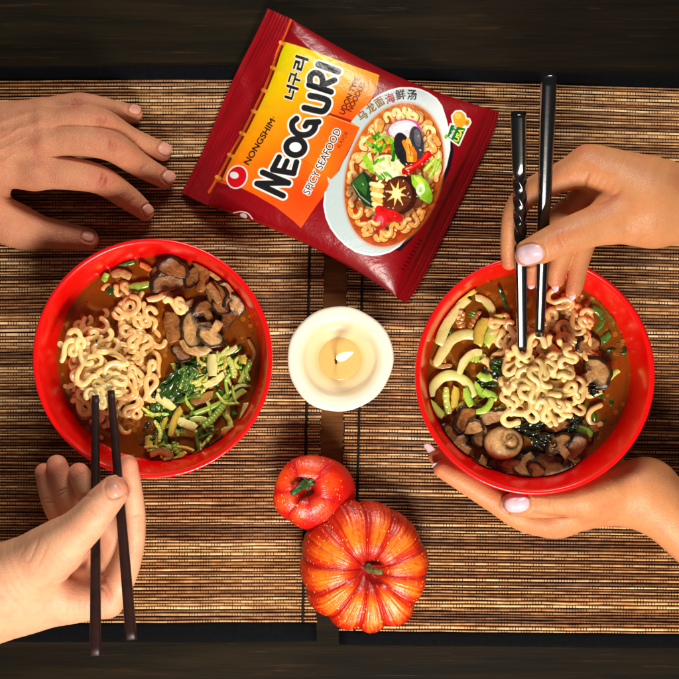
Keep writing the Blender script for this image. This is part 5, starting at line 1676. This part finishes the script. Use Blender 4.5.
mushroom((234, 305), ZL + 1, 27, -1.3, (0.1, 0.3), PALE, "greyish mushroom slice with dark gills at the right wall of its bowl")
strip([(171, 312), (172, 326), (175, 342)], ZL + 2, 17, 7, M["mushroom_brown"], "long upright brown mushroom piece left of the two tan slices", "mushroom", name="mushroom_strip")
mushroom((194, 330), ZL + 3, 40, 1.75, (0.12, 0.1), PALE, "pale mushroom slice with its stem, behind the dark rimmed round one", squash=0.9)
strip([(183, 340), (190, 349), (202, 351), (210, 347)], ZL + 4, 11, 6, M["mushroom_pale"], "pale mushroom arc below the two tan slices", "mushroom", name="mushroom_strip")
mushroom((212, 334), ZL + 9, 31, 2.6, (0.1, -0.12), PALE, "round dark rimmed mushroom slice showing cap and stem beside the pale slice", squash=1.05)
mushroom((230, 318), ZL - 2, 26, 0.8, (0.2, 0.2), BRN, "small brown mushroom bit half under the broth near the right wall", stem=False, gill=False)
mushroom((240, 330), ZL - 5, 26, 2.0, (0.1, 0.2), BRN, "soaked brown mushroom bit right of the round dark rimmed slice", stem=False, gill=False)
mushroom((190, 268), ZL - 5, 26, 0.5, (0.1, 0.2), BRN, "soaked brown mushroom piece behind the curled strip", stem=False, gill=False)
mushroom((224, 322), ZL - 8, 40, 0.9, (0.1, 0.1), BRN, "soaked dark mushroom cap under the leaning slab", stem=False, gill=False)
strip([(112, 275), (121, 273), (131, 277)], ZL + 2, 9, 5, M["mushroom_pale"], "glossy pale mushroom strip near the upper left wall of the bowl on the mat", "mushroom", name="mushroom_strip")
# small pieces along the top
strip([(130, 287), (139, 286), (149, 284)], ZL + 2, 8, 5, M["scallion"], "spring onion slice floating between noodles and mushrooms", "spring onion", name="spring_onion")
strip([(103, 281), (107, 273)], ZL + 2, 7, 5, M["scallion"], "short spring onion piece at the upper left wall of the bowl on the mat", "spring onion", name="spring_onion")
strip([(118, 263), (126, 262), (134, 261)], ZL, 9, 4, M["leaf_mid"], "green leaf strip at the top edge of the broth in the bowl on the mat", "leaf", name="leaf_piece")
strip([(140, 264), (146, 267), (151, 270)], ZL + 2, 6, 5, M["carrot"], "small orange carrot piece near the top rim of the bowl on the mat", "carrot", name="carrot_piece")
strip([(108, 293), (114, 288)], ZL + 1, 8, 4, M["leaf_dark"], "tiny dark leaf piece among the noodles of the bowl on the mat", "leaf", name="leaf_piece")
strip([(147, 300), (157, 298), (166, 294)], ZL + 1, 7, 6, M["noodle"], "short noodle end left of the mushroom slab", "noodle", name="noodle")
# chopped greens, lower right
GV = "chopped greens in the bowl on the mat"
def fillgreens(count, region, zlo, zhi, label, group, mats, LL=(14, 28), WW=(4, 10)):
    k = 0
    while k < count:
        c = np.array(region())
        a = fr.uniform(0, 3.14)
        L = fr.uniform(*LL)
        d = np.array([math.cos(a), math.sin(a)]) * L / 2
        b = np.array([-d[1], d[0]]) * fr.uniform(-0.6, 0.6)
        strip([c - d, c + b, c + d], zlo + (zhi - zlo) * fr.uniform(), fr.uniform(*WW), 3.0, M[mats[int(fr.integers(len(mats)))]], label, "greens", group, roll=fr.uniform(-0.6, 0.6), dz=fr.uniform(-4, 4), name="vegetable_strip", ridges=int(fr.integers(0, 5)))
        k += 1
def reg_g():
    while True:
        p = (fr.uniform(150, 250), fr.uniform(352, 455))
        if in_ell((158, 361), 92, 92)(p) and p[0] + p[1] * 0.9 > 510: return p
fillgreens(70, reg_g, ZL - 6, ZL + 1, "chopped vegetable strip soaking in the bowl on the mat", "soaked vegetable strips of the bowl on the mat", ["cabbage_green", "leaf_mid", "onion_brown", "scallion", "leaf_dark", "cabbage_pale", "leaf_mid"], (18, 36), (4, 8))
fillgreens(44, reg_g, ZL + 0, ZL + 6, "small chopped vegetable strip on top of the greens in the bowl on the mat", "small vegetable strips of the bowl on the mat", ["cabbage_green", "cabbage_pale", "scallion", "scallion", "cabbage_green", "stalk_yellow", "leaf_mid"], (10, 28), (2.2, 4.5))
leaf((172, 388), ZL + 4, 32, 24, 1.2, M["leaf_dark"], "dark green leaf touching the noodle loop of the bowl on the mat", curl=5)
leaf((188, 381), ZL + 6, 26, 20, 1.5, M["leaf_mid"], "fresh green leaf in the middle of the bowl on the mat", curl=5)
leaf((157, 407), ZL + 2, 28, 15, 1.9, M["leaf_dark"], "narrow dark leaf under the noodle loop", curl=4)
leaf((190, 364), ZL + 1, 26, 16, 0.2, M["leaf_dark"], "dark leaf just below the pale mushroom arc", curl=4)
leaf((200, 383), ZL + 5, 22, 14, 0.9, M["cabbage_green"], "yellow green crinkled leaf right of the fresh green leaf", curl=5)
leaf((218, 446), ZL + 2, 18, 13, 0.7, M["leaf_dark"], "dark leaf scrap near the lower wall of the bowl on the mat", curl=4)
leaf((160, 440), ZL + 1, 26, 15, 0.4, M["spinach"], "almost black wilted leaf right of the dark brown chopsticks", curl=4)
leaf((146, 430), ZL - 1, 30, 16, 1.0, M["spinach"], "almost black wilted leaf under the slanting chopstick", curl=4)
for pts, w, m, lb, rd in [
    ([(228, 358), (233, 367), (234, 378)], 8, "cabbage_green", "bright ridged stalk strip near the right wall, upper of two", 4),
    ([(251, 361), (246, 372), (240, 383)], 8, "cabbage_green", "slanting green stalk strip closest to the right wall", 0),
    ([(243, 355), (243, 363)], 9, "stalk_yellow", "small yellow square of stalk near the right wall", 0),
    ([(211, 354), (211, 365), (212, 376)], 14, "cabbage_pale", "wide pale green cabbage rib below the pale mushroom arc", 0),
    ([(212, 353), (222, 354), (232, 350), (237, 346)], 7, "cabbage_pale", "pale curved cabbage strip under the round dark rimmed mushroom", 0),
    ([(194, 414), (206, 410), (219, 404), (227, 396), (228, 390)], 7, "scallion", "long bright green curved strip across the chopped greens", 0),
    ([(203, 427), (213, 418), (221, 408), (226, 400)], 9, "scallion", "ridged green stalk piece below the long curved strip", 7),
    ([(245, 390), (236, 396), (229, 406), (226, 420)], 8, "cabbage_green", "curved pale green strip leaning on the right wall", 0),
    ([(246, 403), (244, 412), (241, 421)], 7, "cabbage_pale", "short pale strip at the lower right wall of the bowl on the mat", 0),
    ([(177, 420), (186, 424), (196, 428)], 11, "cabbage_pale", "whitish cabbage chunk in the middle of the greens", 0),
    ([(169, 435), (182, 433), (194, 434), (203, 437)], 10, "cabbage_green", "ridged bright green strip below the whitish chunk", 8),
    ([(199, 440), (200, 450), (199, 460)], 6, "cabbage_green", "upright light green strip near the lower rim of the bowl on the mat", 0),
    ([(166, 464), (176, 459), (186, 452)], 6, "stalk_yellow", "olive strip against the lower wall of the bowl on the mat", 0),
    ([(181, 408), (174, 420), (170, 436)], 9, "stalk_yellow", "yellow green stalk left of the whitish chunk", 0),
    ([(166, 418), (161, 432), (157, 448)], 8, "stalk_yellow", "yellow stalk standing left of the ridged bright green strip", 0),
    ([(148, 436), (150, 452)], 9, "stalk_yellow", "short bright yellow stalk right of the black wilted leaf", 0),
    ([(190, 402), (201, 399), (213, 394)], 11, "onion_brown", "brown glazed onion slice in the middle of the greens", 0),
    ([(156, 396), (164, 402), (174, 409)], 11, "cabbage_pale", "pale cabbage strip under the dark green leaf", 0),
    ([(204, 386), (215, 381), (224, 374)], 9, "cabbage_pale", "pale cabbage strip above the brown onion slice", 0),
    ([(221, 432), (228, 430), (235, 428)], 9, "cabbage_pale", "small pale chunk near the lower right wall", 0),
    ([(150, 455), (161, 451), (170, 456), (164, 462)], 9, "onion_brown", "brown translucent onion curl at the lower wall of the bowl on the mat", 0),
    ([(174, 442), (176, 450), (181, 456)], 7, "scallion", "green stalk scrap under the ridged bright green strip", 3),
    ([(190, 420), (200, 419), (208, 422)], 8, "cabbage_green", "light green strip just right of the whitish chunk", 0)]:
    strip(pts, ZL + 2 + fr.uniform(-1, 5), w * 0.85, 2.6, M[m], lb, "greens", None, ridges=rd, roll=fr.uniform(-0.5, 0.5), name="vegetable_strip", camber=fr.uniform(0.05, 0.4), dz=fr.uniform(-4, 4))

# held bowl: pale cabbage arcs upper left
def reg_g2():
    while True:
        p = (fr.uniform(436, 505), fr.uniform(295, 412))
        if in_ell((528, 378), 94, 94)(p): return p
fillgreens(40, reg_g2, ZR - 6, ZR + 0.5, "chopped vegetable strip soaking in the held bowl", "soaked vegetable strips of the held bowl", ["cabbage_green", "stalk_yellow", "onion_brown", "leaf_mid", "leaf_dark", "onion_brown"])
for pts, w, m, lb, rd in [
    ([(468, 298), (454, 310), (445, 326), (439, 345)], 14, "cabbage_pale", "long pale cabbage rib soaking along the upper left wall of the held bowl", 0),
    ([(481, 338), (468, 334), (454, 338), (444, 350), (435, 366)], 12, "cabbage_pale", "thick white cabbage arc, upper of two lying at the left of the held bowl", 0),
    ([(482, 352), (472, 354), (464, 362), (459, 374)], 9, "cabbage_pale", "short pale arc below the thick white cabbage arc", 0),
    ([(474, 397), (468, 384), (456, 376), (443, 377), (433, 387), (431, 397)], 11, "cabbage_pale", "thick white cabbage arc closest to the left rim of the held bowl", 0),
    ([(475, 297), (484, 300), (491, 308), (493, 318)], 9, "cabbage_pale", "curved pale strip at the top left of the held bowl", 0),
    ([(499, 314), (494, 328), (486, 345)], 12, "cabbage_green", "straight pale green leek strip left of the black chopsticks", 0),
    ([(455, 300), (465, 294), (475, 290)], 8, "stalk_yellow", "yellow strip touching the upper left wall of the held bowl", 0),
    ([(446, 388), (446, 400), (449, 414)], 7, "cabbage_green", "upright green strip inside the lowest white arc", 3),
    ([(456, 387), (455, 398), (454, 407)], 8, "stalk_yellow", "yellow stalk inside the lowest white arc", 0),
    ([(466, 388), (468, 398), (472, 406)], 8, "scallion", "green stalk next to the yellow one inside the lowest white arc", 0),
    ([(428, 401), (436, 409), (443, 417)], 8, "cabbage_green", "green strip at the left wall of the held bowl above the dark mushrooms", 0),
    ([(478, 374), (485, 378), (492, 377)], 8, "scallion", "spring onion ring left of the dark green leaf", 0),
    ([(474, 384), (480, 391), (486, 397)], 8, "scallion", "spring onion slice above the curved one", 0),
    ([(483, 391), (491, 395), (497, 399)], 8, "scallion", "spring onion slice touching the noodle heap", 0),
    ([(476, 412), (484, 410), (489, 405), (492, 398)], 7, "scallion", "curved spring onion slice lowest of the cluster in the held bowl", 0),
    ([(577, 428), (585, 431), (592, 435)], 9, "scallion", "lone bright green spring onion piece at the lower right of the held bowl", 0),
    ([(486, 318), (480, 330), (478, 345)], 11, "stalk_yellow", "olive stalk under the curved pale strip", 0),
    ([(482, 359), (490, 364), (494, 368)], 7, "noodle", "short pinkish noodle end beside the white cabbage arcs", 0)]:
    strip(pts, ZR + (1.0 if m == "cabbage_pale" else 3.0) + fr.uniform(-1, 3), w * (0.9 if m == "cabbage_pale" else 1), 4,  M[m], lb, "noodle" if m == "noodle" else "greens", None, ridges=rd, roll=fr.uniform(-0.25, 0.25), name="noodle" if m == "noodle" else "vegetable_strip", camber=0.15)
leaf((505, 368), ZR + 9, 28, 17, -0.3, M["leaf_dark"], "dark green leaf left of the noodle heap in the held bowl", curl=4)
leaf((488, 376), ZR + 2, 24, 17, 0.8, M["spinach"], "black wilted leaf under the spring onion cluster", curl=4)
leaf((531, 425), ZR + 6, 36, 22, 0.3, M["spinach"], "black wilted spinach under the noodle heap", curl=6)
leaf((543, 441), ZR + 9, 26, 18, -0.2, M["spinach"], "glistening black spinach scrap on the large brown mushroom", curl=5)
leaf((597, 389), ZR + 6, 16, 12, 0.4, M["spinach"], "small black leaf beneath the right hand mushroom slice", curl=4)
leaf((575, 424), ZR + 4, 20, 11, 0.9, M["spinach"], "small black leaf above the lone spring onion piece", curl=4)
leaf((606, 325), ZR - 1.2, 36, 26, 1.3, M["leaf_mid"], "soaked green leaf under the broth near the right wall", curl=3)
leaf((612, 352), ZR - 0.6, 30, 16, 0.4, M["leaf_dark"], "soaked dark leaf near the right wall of the held bowl", curl=3)
leaf((592, 418), ZR - 0.6, 36, 18, 1.9, M["leaf_mid"], "soaked green leaf right of the small black leaf", curl=3)
leaf((603, 300), ZR - 2, 30, 22, 0.6, M["leaf_mid"], "deep soaked leaf at the upper right of the held bowl", curl=3)
leaf((470, 402), ZR - 1, 22, 14, 0.3, M["leaf_mid"], "soft leaf under the green and yellow stalks of the held bowl", curl=4)
mushroom((468, 420), ZR + 2, 34, 0.9, (0.2, 0.2), BRN, "dark glazed mushroom piece below the white cabbage arcs", gill=False, stem=False)
mushroom((455, 436), ZR + 2, 34, 2.4, (0.25, -0.2), BRN, "dark glazed mushroom piece nearest the lower left wall of the held bowl", gill=False, stem=False)
mushroom((468, 455), ZR - 1, 36, 0.2, (0.2, 0.15), BRN, "brown mushroom slice at the bottom left of the held bowl", gill=True, stem=True)
mushroom((482, 436), ZR + 1, 26, 1.3, (0.2, 0.3), FACE, "small tan mushroom slice left of the pale button mushroom", stem=False, gill=False)
mushroom((492, 418), ZR + 1, 34, 0.3, (0.2, -0.1), FACE, "tan mushroom strip under the long noodle loop", stem=False, gill=False, squash=0.7)
mushroom((514, 472), ZR + 2, 40, -0.4, (0.2, 0.1), BRN, "brown mushroom slab near the bottom rim below the button mushroom", stem=True)
mushroom((495, 470), ZR - 3, 32, 1.1, (0.2, 0.1), BRN, "soaked brown mushroom left of the slab at the bottom rim", stem=False, gill=False)
mushroom((546, 461), ZR + 3, 54, 2.9, (0.15, 0.1), BRN, "largest brown mushroom slab at the bottom of the held bowl", stem=False, squash=1.05, gill=True)
mushroom((577, 449), ZR + 4, 34, 1.0, (0.25, -0.25), BRN, "brown mushroom piece right of the largest slab", stem=False, gill=False)
mushroom((564, 411), ZR + 4, 36, 0.25, (0.3, 0.1), FACE, "tan brown mushroom slice under the right side of the noodle heap", stem=False, squash=0.6, gill=False)
mushroom((557, 427), ZR + 1, 30, 0.1, (0.2, 0.1), BRN, "reddish mushroom piece between spinach and tan slice", stem=False, squash=0.7, gill=False)
mushroom((595, 373), ZR + 6, 38, -1.0, (0.15, -0.1), PALE, "pale mushroom slice with a dark rim, alone at the right of the noodle heap", squash=1.0)
mushroom((588, 347), ZR + 1, 28, 0.2, (0.2, 0.2), BRN, "dark mushroom piece above the pale slice at the right", stem=False, gill=False)
mushroom((486, 458), ZR - 4, 40, 0.8, (0.1, 0.1), BRN, "soaked mushroom under the button mushroom", stem=False, gill=False)
mushroom((530, 452), ZR - 4, 44, 1.8, (0.1, 0.1), BRN, "soaked mushroom between the button mushroom and the largest slab", stem=False, gill=False)
for i, (x, y) in enumerate(((603, 340), (600, 362), (586, 436), (606, 400), (597, 312), (588, 300), (612, 376), (600, 428))):
    a = fr.uniform(0, 3.1); d = np.array([math.cos(a), math.sin(a)]) * fr.uniform(7, 12)
    strip([np.array((x, y)) - d, (x + fr.uniform(-4, 4), y + fr.uniform(-4, 4)), np.array((x, y)) + d], ZR - fr.uniform(0, 2.0), fr.uniform(5, 9), 3, M[("leaf_mid", "onion_brown", "cabbage_green", "leaf_dark")[i % 4]], "vegetable shred soaking at the right side of the held bowl", "greens", "soaked shreds at the right of the held bowl")
for x, y, z, sz, yw, tn, st, lb in ((522, 463, 5, 30, 2.2, PALE, True, "tan rimmed mushroom slice between the button mushroom and the largest slab"), (560, 446, 8, 30, 0.6, FACE, True, "tan mushroom slice lying on top of the largest brown slab"), (536, 474, 6, 28, -0.9, FACE, True, "small mushroom slice on the lower edge of the largest brown slab"),
        (460, 446, 5, 26, 1.0, FACE, True, "small mushroom slice on the dark mushrooms at the lower left wall"), (481, 468, 4, 28, 2.8, FACE, True, "small mushroom slice left below the button mushroom"), (474, 430, 5, 24, 0.2, PALE, False, "pale mushroom scrap above the button mushroom"), (588, 430, 0, 26, 1.8, BRN, True, "brown mushroom slice half soaked at the lower right of the held bowl"), (572, 464, 2, 26, 0.3, BRN, True, "brown mushroom slice at the lower right end of the largest slab")):
    mushroom((x, y), ZR + z, sz, yw, (fr.uniform(-0.3, 0.3), fr.uniform(-0.3, 0.3)), tn, lb, stem=st, gill=st, thick=4)
for x, y, z, sz, yw, tn, st, lb in ((196, 277, 1, 28, 0.9, BRN, True, "dark mushroom slice behind the curled brown strip of the flat standing bowl"), (184, 306, -1, 26, 2.0, BRN, True, "dark mushroom slice half soaked below the broad slab of the flat standing bowl"), (226, 292, 4, 26, -0.8, FACE, True, "tan mushroom slice propped on the upper right wall of the flat standing bowl"), (205, 310, 3, 26, 0.5, BRN, True, "dark mushroom slice above the two tan slices of the flat standing bowl"),
        (182, 352, 1, 24, 2.4, BRN, False, "dark mushroom scrap left below the pale arc"), (222, 306, 6, 22, 2.6, FACE, True, "small tan mushroom slice beside the greyish one"), (160, 274, 2, 22, 0.2, BRN, False, "dark mushroom scrap left of the round reddish slice")):
    mushroom((x, y), ZL + z, sz, yw, (fr.uniform(-0.3, 0.3), fr.uniform(-0.3, 0.3)), tn, lb, stem=st, gill=st, thick=4)
def button(c, z, R):
    na, nb = 56, 22
    V = []
    r = np.random.default_rng(77)
    for j in range(nb):
        ph = math.pi * (j + 0.3) / nb
        for i in range(na):
            a = 2 * math.pi * i / na
            k = 1 + 0.05 * math.sin(2 * a + 1) + 0.03 * math.sin(5 * a)
            x, y, zz = R * math.sin(ph) * math.cos(a) * k, R * 0.88 * math.sin(ph) * math.sin(a) * k, R * 0.5 * math.cos(ph)
            dd = math.hypot(x - R * 0.38, y - R * 0.1) / (R * 0.42)
            if ph < math.pi / 2: zz -= R * 0.22 * math.exp(-dd ** 4) - R * 0.16 * math.exp(-(dd * 2.2) ** 4)
            V.append((x, y, zz + r.normal(0, 0.25)))
    F = []
    for j in range(nb - 1):
        for i in range(na):
            b = (i + 1) % na
            F.append((j * na + i, (j + 1) * na + i, (j + 1) * na + b, j * na + b))
    F.append(tuple(range(na)))
    F.append(tuple((nb - 1) * na + i for i in range(na))[::-1])
    V = np.array(V)
    rr = np.hypot(V[:, 0], V[:, 1] / 0.88) / R
    dd = np.hypot(V[:, 0] - R * 0.38, V[:, 1] - R * 0.1) / (R * 0.42)
    sk = np.clip((rr - 0.86) / 0.12, 0, 1); sk[V[:, 2] < 0] = 1
    gi = np.exp(-((dd - 0.85) / 0.2) ** 2) * (V[:, 0] > R * 0.1)
    o = build("button_mushroom", fit(V + P(*c, z)), F, M["mushroom"], attrs={"skin": sk, "gill": gi, "tone": np.full(len(V), 0.95)})
    tag(o, "whole pale button mushroom with a dark edge at the bottom of the held bowl", "mushroom")
button((503, 443), ZR + 6, 19)
for o in scene.objects:
    if "_o" in o: del o["_o"]
